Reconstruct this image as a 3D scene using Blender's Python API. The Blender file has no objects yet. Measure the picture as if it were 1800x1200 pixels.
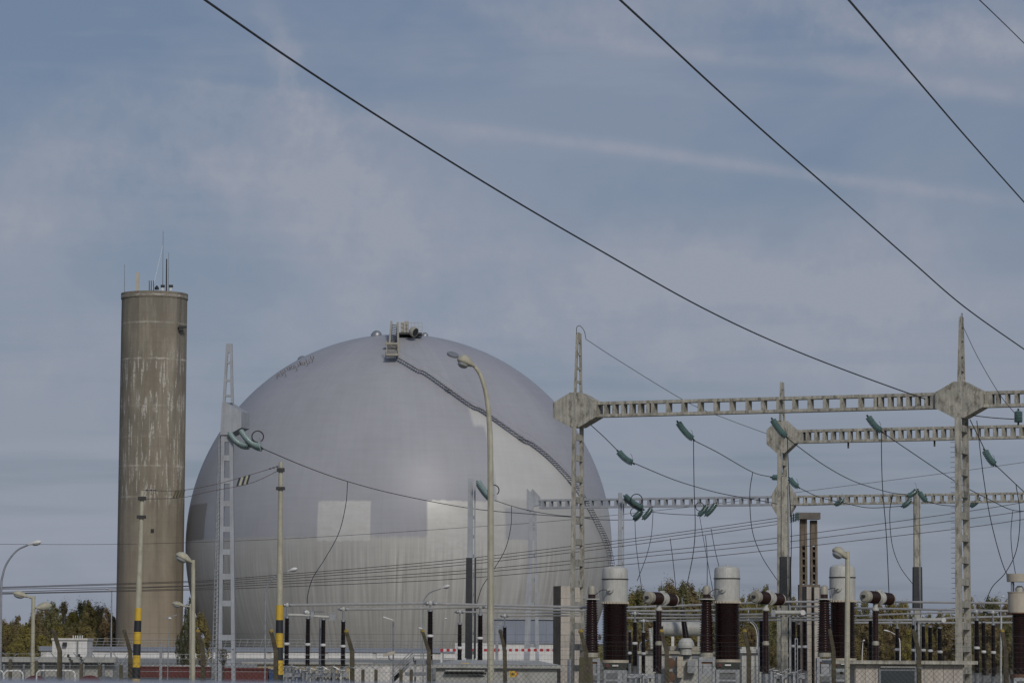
import bpy, math, random
from mathutils import Vector, Matrix
random.seed(7)
PI = math.pi
S = bpy.context.scene
COL = S.collection
# ------------------------------------------------------------------ camera, sky, sun, exposure
F = 5700.0                      # focal length in pixels of an 1800 x 1200 picture
PITCH = math.atan(555 / F); ROLL = math.radians(0.3); EYE = 1.7
cd = bpy.data.cameras.new("camera"); cam = bpy.data.objects.new("camera", cd); COL.objects.link(cam)
cd.sensor_width = 36; cd.lens = 36 * F / 1800; cd.clip_start = 0.5; cd.clip_end = 6000
RM = (Matrix.Rotation(PI / 2 + PITCH, 4, 'X') @ Matrix.Rotation(ROLL, 4, 'Z'))
cam.matrix_world = Matrix.Translation((0, 0, EYE)) @ RM
cd.dof.use_dof = True; cd.dof.focus_distance = 230; cd.dof.aperture_fstop = 9
S.camera = cam
S.view_settings.view_transform = 'Standard'; S.view_settings.look = 'None'
S.view_settings.gamma = 1; S.view_settings.use_curve_mapping = False
S.view_settings.exposure = 0.05
SUN = Vector((.259, -.807, .533)).normalized()
w = bpy.data.worlds.new("World"); S.world = w; w.use_nodes = True
nt = w.node_tree; N = nt.nodes; L = nt.links
bg = N['Background']; bg.inputs['Strength'].default_value = 0.062
sky = N.new('ShaderNodeTexSky'); sky.sky_type = 'NISHITA'; sky.sun_disc = False
sky.sun_elevation = math.asin(SUN.z); sky.sun_rotation = math.atan2(SUN.x, SUN.y)
sky.altitude = 0; sky.air_density = 1.0; sky.dust_density = 1.6; sky.ozone_density = 1.5
def wn(t, **k):
    n = N.new(t)
    for a, b in k.items(): setattr(n, a, b)
    return n
def wmath(op, a, b=None, c=None):
    n = N.new('ShaderNodeMath'); n.operation = op; n.use_clamp = False
    for i, v in enumerate((a, b, c)):
        if v is None: continue
        if isinstance(v, (int, float)): n.inputs[i].default_value = v
        else: L.new(v, n.inputs[i])
    return n.outputs[0]
tc = wn('ShaderNodeTexCoord'); sx = wn('ShaderNodeSeparateXYZ'); L.new(tc.outputs['Generated'], sx.inputs[0])
def cloud(scale, sxx, szz, rot, lo, hi, detail=5, rough=.55, off=0, dist=0.0):
    m = wn('ShaderNodeMapping'); m.inputs['Rotation'].default_value = (0, rot, 0)
    m.inputs['Scale'].default_value = (sxx, sxx, szz); m.inputs['Location'].default_value = (off, 0, off * .7)
    L.new(tc.outputs['Generated'], m.inputs[0])
    n = wn('ShaderNodeTexNoise'); n.inputs['Scale'].default_value = scale; n.inputs['Detail'].default_value = detail
    n.inputs['Roughness'].default_value = rough; n.inputs['Distortion'].default_value = dist
    L.new(m.outputs[0], n.inputs['Vector'])
    r = wn('ShaderNodeMapRange'); r.interpolation_type = 'SMOOTHSTEP'
    r.inputs['From Min'].default_value = lo; r.inputs['From Max'].default_value = hi
    L.new(n.outputs[0], r.inputs['Value']); return r.outputs[0]
c1 = cloud(8, 1.0, 1.7, .1, .36, .60, 5, .55, 3.1, .4)            # broad soft patches
c2 = cloud(12, .45, 4.5, -.16, .46, .66, 7, .6, 1.7, .3)          # long drawn wisps
c3 = cloud(11, .5, 7.0, .0, .48, .66, 5, .55, 8.4)                 # flat bands low down
low = wn('ShaderNodeMapRange'); L.new(sx.outputs['Z'], low.inputs['Value'])
low.inputs['From Min'].default_value = .16; low.inputs['From Max'].default_value = .03
low.interpolation_type = 'SMOOTHSTEP'
# the broad veils and old vapour trails of this sky, each at its own bearing and height
azi = wmath('ARCTAN2', sx.outputs['X'], sx.outputs['Y']); ele = wmath('ARCSINE', sx.outputs['Z'])
def wnoise(scale, det, seedv):
    m = wn('ShaderNodeMapping'); m.inputs['Location'].default_value = (seedv, seedv * .3, 0); L.new(tc.outputs['Generated'], m.inputs[0])
    n = wn('ShaderNodeTexNoise'); n.inputs['Scale'].default_value = scale; n.inputs['Detail'].default_value = det; n.inputs['Roughness'].default_value = .62
    L.new(m.outputs[0], n.inputs['Vector']); return wmath('SUBTRACT', n.outputs[0], .5)
wa1, wa2 = wnoise(22, 6, 2.0), wnoise(22, 6, 7.0)
aziw = wmath('MULTIPLY_ADD', wa1, .055, azi); elew = wmath('MULTIPLY_ADD', wa2, .045, ele)
grain = wmath('ADD', .75, wmath('MULTIPLY', wnoise(95, 6, 4.0), 1.6))
def veil(px, py, rx, ry, deg, amp, acc=None, sharp=False):
    a0 = math.atan((px - 900) / F); e0 = math.atan((1155 - py) / F); ca, sa = math.cos(math.radians(deg)), math.sin(math.radians(deg))
    A_, E_ = (azi, ele) if sharp else (aziw, elew)
    da = wmath('SUBTRACT', A_, a0); de = wmath('SUBTRACT', E_, e0)
    u = wmath('ADD', wmath('MULTIPLY', da, ca * F / rx), wmath('MULTIPLY', de, -sa * F / rx))
    v = wmath('ADD', wmath('MULTIPLY', da, sa * F / ry), wmath('MULTIPLY', de, ca * F / ry))
    g_ = wmath('EXPONENT', wmath('MULTIPLY', wmath('ADD', wmath('MULTIPLY', u, u), wmath('MULTIPLY', v, v)), -1))
    g_ = wmath('MULTIPLY', wmath('MULTIPLY', g_, amp), grain)
    return g_ if acc is None else wmath('ADD', acc, g_)
vv = None
for a in ((170, 290, 330, 95, -4, .5), (620, 390, 260, 130, 12, .5), (330, 170, 260, 40, 4, .28), (495, 130, 28, 120, 4, .42), (560, 260, 35, 100, -35, .38),
          (1150, 470, 330, 70, 4, .5), (1570, 420, 90, 130, 25, .38), (1560, 45, 420, 42, 8, .55), (1000, 15, 220, 30, 5, .35), (1500, 520, 320, 40, 0, .3),
          (850, 560, 420, 60, 0, .35), (200, 640, 320, 60, 0, .25), (1380, 620, 420, 50, 0, .3), (60, 430, 160, 70, 0, .3)): vv = veil(*a, vv)
for a in ((1000, 245, 260, 12, 7.5, .34), (1330, 290, 260, 12, 9, .34), (1650, 335, 200, 12, 9, .25), (1200, 85, 300, 13, 7, .28), (1620, 135, 260, 17, 11, .42), (760, 225, 160, 20, 9, .2), (420, 155, 280, 10, 5, .16)): vv = veil(*a, vv, True)
c1 = wmath('ADD', wmath('MULTIPLY', c1, .35), wmath('MULTIPLY', vv, 1.25))
mask = wmath('ADD', wmath('MULTIPLY', c1, 1.0), wmath('MULTIPLY', c2, .14))
mask = wmath('ADD', mask, wmath('MULTIPLY', low.outputs[0], .44))
mask = wmath('SUBTRACT', mask, wmath('MULTIPLY', wmath('MULTIPLY', c3, low.outputs[0]), .38))
mask = wmath('MAXIMUM', wmath('MINIMUM', mask, .95), .04)
mx = wn('ShaderNodeMix', data_type='RGBA'); L.new(mask, mx.inputs['Factor'])
hs = wn('ShaderNodeHueSaturation'); hs.inputs['Saturation'].default_value = .8; hs.inputs['Value'].default_value = 1.0
L.new(sky.outputs[0], hs.inputs['Color'])
SKYMIX = wn('ShaderNodeMix', data_type='RGBA'); SKYMIX.inputs['Factor'].default_value = .55
L.new(hs.outputs[0], SKYMIX.inputs['A']); SKYMIX.inputs['B'].default_value = (1.5, 2.3, 4.25, 1)
L.new(SKYMIX.outputs['Result'], mx.inputs['A']); mx.inputs['B'].default_value = (4.75, 5.15, 6.2, 1)
L.new(mx.outputs['Result'], bg.inputs['Color'])
sl = bpy.data.lights.new("sun", 'SUN'); sl.energy = 1.5; sl.angle = math.radians(10); sl.color = (1, .95, .87)
so = bpy.data.objects.new("sun", sl); COL.objects.link(so); so.rotation_euler = SUN.to_track_quat('Z', 'Y').to_euler()

# ------------------------------------------------------------------ pixel <-> world
R3 = RM.to_3x3(); CAM = Vector((0, 0, EYE))
def ray(px, py): return (R3 @ Vector(((px - 900) / F, (600 - py) / F, -1))).normalized()
def P(px, py, D):
    d = ray(px, py); return CAM + d * (D / d.y)
def sc(D): return D / F                      # metres per pixel at that distance
UP = Vector((0, 0, 1)); X = Vector((1, 0, 0)); Y = Vector((0, 1, 0))

# ------------------------------------------------------------------ mesh builder
class MB:
    def __init__(s): s.v = []; s.f = []
    def add(s, vs, fs):
        o = len(s.v); s.v += [Vector(a) for a in vs]; s.f += [tuple(i + o for i in f) for f in fs]; return s
    def hexa(s, a, b):       # two quads (4 points each), lower and upper
        return s.add(list(a) + list(b), [(3, 2, 1, 0), (4, 5, 6, 7), (0, 1, 5, 4), (1, 2, 6, 5), (2, 3, 7, 6), (3, 0, 4, 7)])
    def box(s, c, hx, hy, hz, u=X, v=Y, w_=UP):
        c = Vector(c); a = u * hx; b = v * hy; d = w_ * hz
        return s.hexa([c - a - b - d, c + a - b - d, c + a + b - d, c - a + b - d],
                      [c - a - b + d, c + a - b + d, c + a + b + d, c - a + b + d])
    def bar(s, A, B, v1, a0, a1, v2, b0, b1):   # straight member with half widths at both ends
        A = Vector(A); B = Vector(B)
        q = lambda p, a, b: [p - v1 * a - v2 * b, p + v1 * a - v2 * b, p + v1 * a + v2 * b, p - v1 * a + v2 * b]
        return s.hexa(q(A, a0, b0), q(B, a1, b1))
    def prism(s, pts, d):
        n = len(pts); pts = [Vector(p) for p in pts]
        return s.add(pts + [p + d for p in pts], [tuple(range(n))[::-1], tuple(range(n, 2 * n))] +
                     [(i, (i + 1) % n, n + (i + 1) % n, n + i) for i in range(n)])
    def tube(s, pts, r, k=6, r1=None):
        pts = [Vector(p) for p in pts]; n = len(pts); r1 = r if r1 is None else r1
        vs = []; nrm = None
        for i, p in enumerate(pts):
            t = (pts[min(i + 1, n - 1)] - pts[max(i - 1, 0)]).normalized()
            if nrm is None: nrm = t.orthogonal().normalized()
            nrm = (nrm - t * nrm.dot(t)).normalized(); b = t.cross(nrm)
            rr = r + (r1 - r) * i / max(1, n - 1)
            vs += [p + (nrm * math.cos(2 * PI * j / k) + b * math.sin(2 * PI * j / k)) * rr for j in range(k)]
        fs = [(i * k + j, i * k + (j + 1) % k, (i + 1) * k + (j + 1) % k, (i + 1) * k + j) for i in range(n - 1) for j in range(k)]
        fs += [tuple(range(k))[::-1], tuple(range((n - 1) * k, n * k))]
        return s.add(vs, fs)
    def lathe(s, prof, c=(0, 0, 0), ax=UP, k=16):   # prof = [(radius, height)]
        c = Vector(c); ax = Vector(ax).normalized(); a = ax.orthogonal().normalized(); b = ax.cross(a)
        vs = [c + ax * h + (a * math.cos(2 * PI * j / k) + b * math.sin(2 * PI * j / k)) * r for r, h in prof for j in range(k)]
        n = len(prof)
        fs = [(i * k + j, i * k + (j + 1) % k, (i + 1) * k + (j + 1) % k, (i + 1) * k + j) for i in range(n - 1) for j in range(k)]
        fs += [tuple(range(k))[::-1], tuple(range((n - 1) * k, n * k))]
        return s.add(vs, fs)
def ribs(r0, r1, h0, h1, n, fin):
    o = []
    for i in range(n):
        a = h0 + (h1 - h0) * i / n; p = (h1 - h0) / n; r = r0 + (r1 - r0) * i / n
        o += [(r, a), (r, a + p * .35), (r + fin, a + p * .5), (r + fin * .9, a + p * .62), (r, a + p * .95)]
    return o + [(r1, h1)]
def build(name, mb, mat, parent=None, origin=None, kind=None, label=None, sharp=35):
    me = bpy.data.meshes.new(name); o_ = origin if origin is not None else Vector((0, 0, 0))
    me.from_pydata([tuple(v - o_) for v in mb.v], [], mb.f)
    me.materials.append(mat)
    me.polygons.foreach_set('use_smooth', [True] * len(me.polygons)); me.set_sharp_from_angle(angle=math.radians(sharp))
    o = bpy.data.objects.new(name, me); COL.objects.link(o)
    if parent is not None: o.parent = parent
    elif origin is not None: o.location = origin
    if kind: o['kind'] = kind
    if label: o['label'] = label
    return o
class Thing:
    def __init__(s, name, label, cat, loc, group=None):
        s.o = bpy.data.objects.new(name, None); s.o.empty_display_size = .3; COL.objects.link(s.o)
        s.loc = Vector(loc); s.o.location = s.loc
        s.o['label'] = label; s.o['category'] = cat
        if group: s.o['group'] = group
    def part(s, name, mb, mat, parent=None, **k): return build(name, mb, mat, parent or s.o, s.loc, **k)
def dup_part(o, parent, off):
    c = o.copy(); COL.objects.link(c); c.parent = parent; c.location = o.location + off; return c
def single(name, label, cat, mb, mat, loc, group=None, **k):
    o = build(name, mb, mat, None, Vector(loc), **k); o['label'] = label; o['category'] = cat
    if group: o['group'] = group
    return o
def smooth(pts, per=6):
    p = [Vector(q) for q in pts]
    if len(p) < 3: return [p[0].lerp(p[-1], i / 10) for i in range(11)]
    p = [p[0] * 2 - p[1]] + p + [p[-1] * 2 - p[-2]]; o = []
    for i in range(1, len(p) - 2):
        a, b, c, d = p[i - 1:i + 3]
        for j in range(per):
            t = j / per
            o.append(.5 * ((2 * b) + (c - a) * t + (2 * a - 5 * b + 4 * c - d) * t * t + (3 * b - a - 3 * c + d) * t ** 3))
    return o + [p[-2]]

# ------------------------------------------------------------------ materials
def mat(name, col, rough=.7, metal=0., var=.18, scale=2.0, streak=0., stain=None, stain_amt=.5, bump=.0, spec=.5, vs=8):
    m = bpy.data.materials.new(name); m.use_nodes = True; t = m.node_tree; n = t.nodes; l = t.links
    b = n['Principled BSDF']; b.inputs['Roughness'].default_value = rough; b.inputs['Metallic'].default_value = metal
    b.inputs['Specular IOR Level'].default_value = spec
    tcn = n.new('ShaderNodeTexCoord'); oi = n.new('ShaderNodeObjectInfo')
    ad = n.new('ShaderNodeVectorMath'); ad.operation = 'MULTIPLY_ADD'
    l.new(oi.outputs['Random'], ad.inputs[0]); ad.inputs[1].default_value = (37, 17, 53); l.new(tcn.outputs['Object'], ad.inputs[2])
    def noise(sc_, det=4, stretch=None, rg=.6):
        v = ad.outputs[0]
        if stretch:
            mp = n.new('ShaderNodeMapping'); mp.inputs['Scale'].default_value = stretch; l.new(v, mp.inputs[0]); v = mp.outputs[0]
        q = n.new('ShaderNodeTexNoise'); q.inputs['Scale'].default_value = sc_; q.inputs['Detail'].default_value = det
        q.inputs['Roughness'].default_value = rg; l.new(v, q.inputs['Vector']); return q.outputs[0]
    def rng(v, a, b_, c, d):
        r = n.new('ShaderNodeMapRange'); l.new(v, r.inputs['Value'])
        for i, x in zip(('From Min', 'From Max', 'To Min', 'To Max'), (a, b_, c, d)): r.inputs[i].default_value = x
        return r.outputs[0]
    def mul(a, c_, blend='MULTIPLY', f=1.):
        q = n.new('ShaderNodeMix'); q.data_type = 'RGBA'; q.blend_type = blend
        if isinstance(f, float): q.inputs['Factor'].default_value = f
        else: l.new(f, q.inputs['Factor'])
        for v, s_ in ((a, 'A'), (c_, 'B')):
            if isinstance(v, tuple): q.inputs[s_].default_value = (*v, 1)
            else: l.new(v, q.inputs[s_])
        return q.outputs['Result']
    n1 = noise(scale)
    out = mul(col, rng(n1, .3, .7, 1 - var, 1 + var))
    out = mul(out, rng(noise(scale * 9, 3), .3, .7, 1 - var * .4, 1 + var * .4))
    if streak: out = mul(out, rng(noise(vs, 4, (1, 1, .06)), .35, .65, 1 - streak, 1 + streak * .6))
    if stain: out = mul(out, stain, 'MIX', rng(noise(scale * 1.7, 6, (1, 1, .45), .7), .5, .66, 0., stain_amt))
    l.new(out, b.inputs['Base Color'])
    l.new(rng(n1, .3, .7, max(.02, rough - .08), min(1, rough + .08)), b.inputs['Roughness'])
    if bump:
        bp = n.new('ShaderNodeBump'); bp.inputs['Strength'].default_value = bump; bp.inputs['Distance'].default_value = .03
        l.new(noise(scale * 6, 5), bp.inputs['Height']); l.new(bp.outputs[0], b.inputs['Normal'])
    return m
M = dict(
 conc=mat('cream_concrete', (.385, .37, .315), .85, 0, .2, 1.9, .24, (.13, .115, .09), .95, .4),
 concg=mat('grey_painted_concrete', (.325, .345, .375), .6, 0, .1, 1.2, .12, (.2, .2, .19), .3, .1),
 concb=mat('brown_concrete', (.17, .14, .108), .9, 0, .25, 1.5, .25, (.07, .055, .04), .6, .3),
 concp=mat('pale_panel_concrete', (.46, .42, .37), .85, 0, .1, .8, .12, (.25, .22, .19), .3, .1),
 brownp=mat('brown_porcelain', (.028, .012, .010), .3, 0, .2, 3, spec=.45),
 blackp=mat('dark_porcelain', (.012, .007, .007), .35, 0, .2, 3, spec=.3),
 glass=mat('green_insulator_glass', (.10, .17, .16), .22, 0, .2, 4, spec=.7),
 glassp=mat('pale_green_insulator_glass', (.28, .37, .36), .22, 0, .2, 4, spec=.7),
 head=mat('pale_grey_tank_paint', (.47, .47, .44), .55, 0, .08, 2, .12, (.3, .27, .2), .35, .0, vs=14),
 cream=mat('cream_tank_paint', (.46, .41, .33), .55, 0, .08, 2, .08, vs=14),
 white=mat('white_paint', (.66, .655, .635), .5, 0, .08, 2, .06),
 offw=mat('offwhite_wall', (.60, .58, .55), .8, 0, .08, .8, .14, (.33, .3, .26), .3),
 bluew=mat('blue_grey_cladding', (.22, .245, .30), .6, 0, .07, .5, .08),
 greyw=mat('grey_cladding', (.19, .205, .225), .7, 0, .1, .8, .1),
 lightroof=mat('pale_fibre_roof', (.36, .36, .34), .8, 0, .12, 1.5, .0, (.2, .2, .17), .5),
 galv=mat('galvanised_steel', (.32, .335, .35), .45, .6, .15, 3),
 alu=mat('aluminium_tube', (.50, .495, .48), .4, .5, .08, 3),
 dark=mat('dark_steel', (.045, .045, .045), .6, .3, .2, 4),
 cable=mat('weathered_conductor', (.035, .035, .037), .55, .3, .15, 4),
 wire=mat('thin_wire', (.07, .065, .06), .6, .3, .15, 4),
 sleeve=mat('dark_mesh_sleeve', (.05, .052, .056), .9, 0, .25, 6, .1, bump=.5),
 lamp=mat('cream_lamp_paint', (.42, .40, .31), .6, 0, .12, 3, .08, (.25, .24, .15), .5),
 lens=mat('lamp_lens', (.30, .31, .31), .15, 0, .1, 3, spec=.8),
 yellow=mat('yellow_band_paint', (.62, .40, .035), .6, 0, .1, 4, .08, (.35, .24, .05), .4),
 black=mat('black_band_paint', (.018, .02, .024), .6, 0, .2, 4),
 post=mat('mossy_post_concrete', (.10, .085, .06), .95, 0, .3, 4, .2, (.08, .085, .03), .7, .6),
 lichen=mat('yellow_lichen', (.33, .235, .05), .95, 0, .3, 12, 0, (.2, .16, .07), .6, .6),
 red=mat('red_container_paint', (.12, .026, .024), .55, 0, .2, 1.2, .2, (.12, .05, .04), .4),
 redb=mat('bright_red_paint', (.45, .02, .03), .5, 0, .1, 2),
 blue=mat('blue_container_paint', (.025, .06, .16), .55, 0, .2, 1.2, .2),
 rust=mat('rusty_steel', (.13, .07, .045), .9, 0, .3, 5, 0, (.2, .12, .07), .6, .4),
 tan=mat('tan_wall', (.42, .35, .22), .85, 0, .1, 1, .1),
 rail=mat('blue_grey_rail_paint', (.27, .30, .36), .5, .2, .05, 2),
 gravel=mat('gravel_ground', (.20, .19, .165), .95, 0, .3, .35, 0, (.10, .11, .05), .8, .3),
 bark=mat('tree_bark', (.07, .055, .04), .95, 0, .3, 3),
 glassd=mat('dark_window_glass', (.03, .04, .045), .12, 0, .1, 2, spec=.8),
 platform=mat('cream_stair_steel', (.36, .34, .28), .6, .1, .12, 1.5, .1),
 tread=mat('dark_grating', (.04, .04, .038), .8, .2, .2, 3),
 birdy=mat('weathered_bracket', (.16, .12, .09), .8, 0, .5, 9),
)
def leafy(m):
    t = m.node_tree; b = t.nodes['Principled BSDF']; tr = t.nodes.new('ShaderNodeBsdfTranslucent'); mxs = t.nodes.new('ShaderNodeMixShader'); mxs.inputs[0].default_value = .4
    t.links.new(b.inputs['Base Color'].links[0].from_socket, tr.inputs['Color']); out = t.nodes['Material Output']
    t.links.new(b.outputs[0], mxs.inputs[1]); t.links.new(tr.outputs[0], mxs.inputs[2]); t.links.new(mxs.outputs[0], out.inputs['Surface']); return m
LEAF = [leafy(mat('leaf_' + str(i), c, .8, 0, .3, .9, spec=.15)) for i, c in enumerate(
    [(.30, .25, .105), (.27, .22, .12), (.34, .295, .10), (.30, .225, .12), (.235, .225, .11), (.14, .15, .08)])]

# ------------------------------------------------------------------ ground
g = MB(); g.add([(-2500, -60, 0), (2500, -60, 0), (2500, 4500, 0), (-2500, 4500, 0)], [(0, 1, 2, 3)])
build('ground', g, M['gravel'], kind='structure')
g = MB(); g.add([(-300, 236, .004), (300, 236, .004), (300, 250, .004), (-300, 250, .004)], [(0, 1, 2, 3)])
build('road', g, mat('asphalt', (.055, .055, .055), .9, 0, .2, 1), kind='structure')

# ------------------------------------------------------------------ spherical reactor building
DS = 420.0; RS = 27.5
CS = P(701.5, 961, DS)
def hit(px, py, r):
    d = ray(px, py); oc = CAM - CS; b = oc.dot(d); c = oc.dot(oc) - r * r; q = b * b - c
    if q < 0: return None
    return CAM + d * (-b - math.sqrt(q))
def azz(px, py):
    h = hit(px, py, RS)
    if h is None:
        d = ray(px, py); h = CAM + d * (CS - CAM).dot(d)
    h = h - CS; return math.atan2(h.x, -h.y), h.z
def sphere_material():
    m = bpy.data.materials.new('painted_aluminium_shell'); m.use_nodes = True; t = m.node_tree; n = t.nodes; l = t.links
    b = n['Principled BSDF']; b.inputs['Specular IOR Level'].default_value = .09
    def mt(op, a, b_=None, c=None, clamp=False):
        q = n.new('ShaderNodeMath'); q.operation = op; q.use_clamp = clamp
        for i, v in enumerate((a, b_, c)):
            if v is None: continue
            if isinstance(v, (int, float)): q.inputs[i].default_value = v
            else: l.new(v, q.inputs[i])
        return q.outputs[0]
    tcn = n.new('ShaderNodeTexCoord'); sp = n.new('ShaderNodeSeparateXYZ'); l.new(tcn.outputs['Object'], sp.inputs[0])
    az = mt('ARCTAN2', sp.outputs[0], mt('MULTIPLY', sp.outputs[1], -1)); z = sp.outputs[2]
    cb = n.new('ShaderNodeCombineXYZ'); l.new(mt('MULTIPLY', az, 27.5), cb.inputs[0]); l.new(z, cb.inputs[1])
    def noise(vec, sc_, det, stretch, rg=.6):
        mp = n.new('ShaderNodeMapping'); mp.inputs['Scale'].default_value = stretch; l.new(vec, mp.inputs[0])
        q = n.new('ShaderNodeTexNoise'); q.inputs['Scale'].default_value = sc_; q.inputs['Detail'].default_value = det; q.inputs['Roughness'].default_value = rg
        l.new(mp.outputs[0], q.inputs['Vector']); return q.outputs[0]
    def rng(v, a, b_, c, d):
        r = n.new('ShaderNodeMapRange'); l.new(v, r.inputs['Value'])
        for i, x in zip(('From Min', 'From Max', 'To Min', 'To Max'), (a, b_, c, d)): r.inputs[i].default_value = x
        return r.outputs[0]
    uv = cb.outputs[0]
    cloudy = noise(uv, .09, 5, (1, 1, 1)); streak = noise(uv, 2.6, 4, (1, .035, 1)); fine = noise(uv, 1.1, 5, (1, .12, 1)); hor = noise(uv, 1.6, 4, (.12, 1, 1))
    edge = mt('MULTIPLY', mt('SUBTRACT', noise(uv, 1.5, 5, (1, .4, 1)), .5), .9)
    def rect(x0, y0, x1, y1, soft=.12, ragged=1.):
        ym = (y0 + y1) / 2; xm = (x0 + x1) / 2
        a0 = azz(x0, ym)[0]; a1 = azz(x1, ym)[0]; z1 = azz(xm, y0)[1]; z0 = azz(xm, y1)[1]
        zz = mt('ADD', z, mt('MULTIPLY', edge, ragged)); aa = mt('MULTIPLY', az, 27.5)
        r = mt('MULTIPLY', rng(aa, a0 * 27.5 - soft, a0 * 27.5 + soft, 0, 1), rng(aa, a1 * 27.5 - soft, a1 * 27.5 + soft, 1, 0))
        return mt('MULTIPLY', r, mt('MULTIPLY', rng(zz, z0 - soft, z0 + soft, 0, 1), rng(zz, z1 - soft, z1 + soft, 1, 0)))
    cur = n.new('ShaderNodeRGB'); cur.outputs[0].default_value = (.36, .366, .395, 1); cur = cur.outputs[0]
    def over(base, colr, f):
        q = n.new('ShaderNodeMix'); q.data_type = 'RGBA'; l.new(f, q.inputs['Factor']); l.new(base, q.inputs['A'])
        if isinstance(colr, tuple): q.inputs['B'].default_value = (*colr, 1)
        else: l.new(colr, q.inputs['B'])
        return q.outputs['Result']
    rough = mt('ADD', .40, 0); met = mt('ADD', .03, 0)
    def lay(mask, colr, rg, me_):
        nonlocal cur, rough, met
        cur = over(cur, colr, mask)
        rough = mt('ADD', mt('MULTIPLY', rough, mt('SUBTRACT', 1, mask)), mt('MULTIPLY', mask, rg))
        met = mt('ADD', mt('MULTIPLY', met, mt('SUBTRACT', 1, mask)), mt('MULTIPLY', mask, me_))
    # repainted right side above and below the stair, upper right panel, bare lower band and patches
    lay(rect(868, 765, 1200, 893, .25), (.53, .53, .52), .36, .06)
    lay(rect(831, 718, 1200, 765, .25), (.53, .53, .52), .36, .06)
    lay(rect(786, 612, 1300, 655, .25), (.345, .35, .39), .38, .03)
    pts_ = [azz(*q) for q in ((700, 628), (750, 658), (838, 722), (925, 777), (1003, 843), (1030, 882), (1052, 922), (1066, 955), (1074, 985))]
    a0_, a1_ = pts_[0][0], pts_[-1][0]; z0_, z1_ = pts_[-1][1], pts_[0][1]
    fc = n.new('ShaderNodeFloatCurve'); cv = fc.mapping.curves[0]
    for i_, (a_, z_) in enumerate(pts_):
        X_, Y_ = (a_ - a0_) / (a1_ - a0_), (z_ - z0_) / (z1_ - z0_)
        if i_ == 0: cv.points[0].location = (X_, Y_)
        elif i_ == len(pts_) - 1: cv.points[-1].location = (X_, Y_)
        else: cv.points.new(X_, Y_)
    for p_ in cv.points: p_.handle_type = 'VECTOR'
    fc.mapping.update(); l.new(rng(az, a0_, a1_, 0, 1), fc.inputs['Value'])
    zst = mt('ADD', mt('MULTIPLY', fc.outputs[0], z1_ - z0_), z0_)
    lay(mt('MULTIPLY', rng(mt('SUBTRACT', z, zst), -.1, .1, 0, 1), rng(az, azz(800, 690)[0] - .01, azz(800, 690)[0], 0, 1)), (.345, .35, .385), .40, .03)
    lay(rect(-900, 949, 843, 1500, .2, 1.2), (.455, .447, .425), .46, .18)
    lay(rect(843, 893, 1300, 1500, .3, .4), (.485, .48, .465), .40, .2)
    lay(rect(558, 880, 651, 950, .1, .8), (.55, .545, .53), .42, .12)
    lay(rect(751, 880, 887, 996, .12, .8), (.53, .525, .505), .42, .15)
    lay(rect(889, 893, 940, 948, .08, .3), (.35, .36, .385), .38, .03)
    lay(rect(300, 890, 360, 951, .08, .2), (.24, .235, .235), .4, .05)
    def mul(a, f):
        q = n.new('ShaderNodeMix'); q.data_type = 'RGBA'; q.blend_type = 'MULTIPLY'; q.inputs['Factor'].default_value = 1; l.new(a, q.inputs['A']); l.new(f, q.inputs['B']); return q.outputs['Result']
    cur = mul(cur, rng(cloudy, .3, .7, .93, 1.07))
    lowm = rng(z, azz(700, 975)[1], azz(700, 940)[1], 1, .05)
    st = mt('ADD', 1, mt('MULTIPLY', lowm, mt('MULTIPLY', mt('SUBTRACT', streak, .5), .85)))
    cur = mul(cur, st)
    zone = rect(640, 952, 862, 1120, 2.5, 1.); s2_ = mt('MULTIPLY', rng(noise(uv, 3.4, 3, (1, .02, 1)), .52, .66, 0, 1), mt('MULTIPLY', zone, .45)); cur = over(cur, (.62, .605, .57), s2_)
    zone = rect(640, 952, 862, 1120, 2.5, 1.); s2_ = mt('MULTIPLY', rng(noise(uv, 2.1, 3, (1, .03, 1)), .55, .7, 0, 1), mt('MULTIPLY', zone, .5)); cur = over(cur, (.30, .285, .26), s2_)
    cur = mul(cur, rng(fine, .3, .7, .975, 1.025)); cur = mul(cur, rng(hor, .3, .7, .975, 1.025))
    # worn mottling inside the bare patches
    pm = mt('MULTIPLY', mt('ADD', rect(558, 880, 651, 950, .3, .8), rect(751, 880, 887, 996, .3, .8)), rng(noise(uv, 1.3, 7, (.5, 1, 1), .72), .42, .62, 0, .32)); cur = over(cur, (.40, .395, .37), pm)
    # plate seams
    seam = mt('PINGPONG', mt('ADD', z, 40), 1.5); seam = rng(seam, .0, .07, .965, 1)
    seam2 = mt('PINGPONG', mt('ADD', mt('MULTIPLY', az, 27.5), 60), 4.2); seam2 = rng(seam2, 0, .06, .965, 1)
    cur = mul(cur, mt('MULTIPLY', seam, seam2))
    l.new(cur, b.inputs['Base Color'])
    rough = mt('ADD', rough, mt('MULTIPLY', mt('SUBTRACT', fine, .5), .12))
    l.new(rough, b.inputs['Roughness']); l.new(met, b.inputs['Metallic'])
    bp = n.new('ShaderNodeBump'); bp.inputs['Strength'].default_value = .12; bp.inputs['Distance'].default_value = .05
    l.new(noise(uv, .35, 3, (1, 1, 1)), bp.inputs['Height']); l.new(bp.outputs[0], b.inputs['Normal'])
    return m
ball = Thing('spherical_building', 'huge grey metal sphere with a spiral stair and patchy paint', 'building', CS)
mb = MB(); K = 160; J = 110
vs = []; fs = []
for i in range(J + 1):
    th = PI * i / J
    for k in range(K): vs.append(CS + Vector((math.sin(th) * math.cos(2 * PI * k / K), math.sin(th) * math.sin(2 * PI * k / K), math.cos(th))) * RS)
for i in range(J):
    for k in range(K): fs.append((i * K + k, (i + 1) * K + k, (i + 1) * K + (k + 1) % K, i * K + (k + 1) % K))
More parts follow.
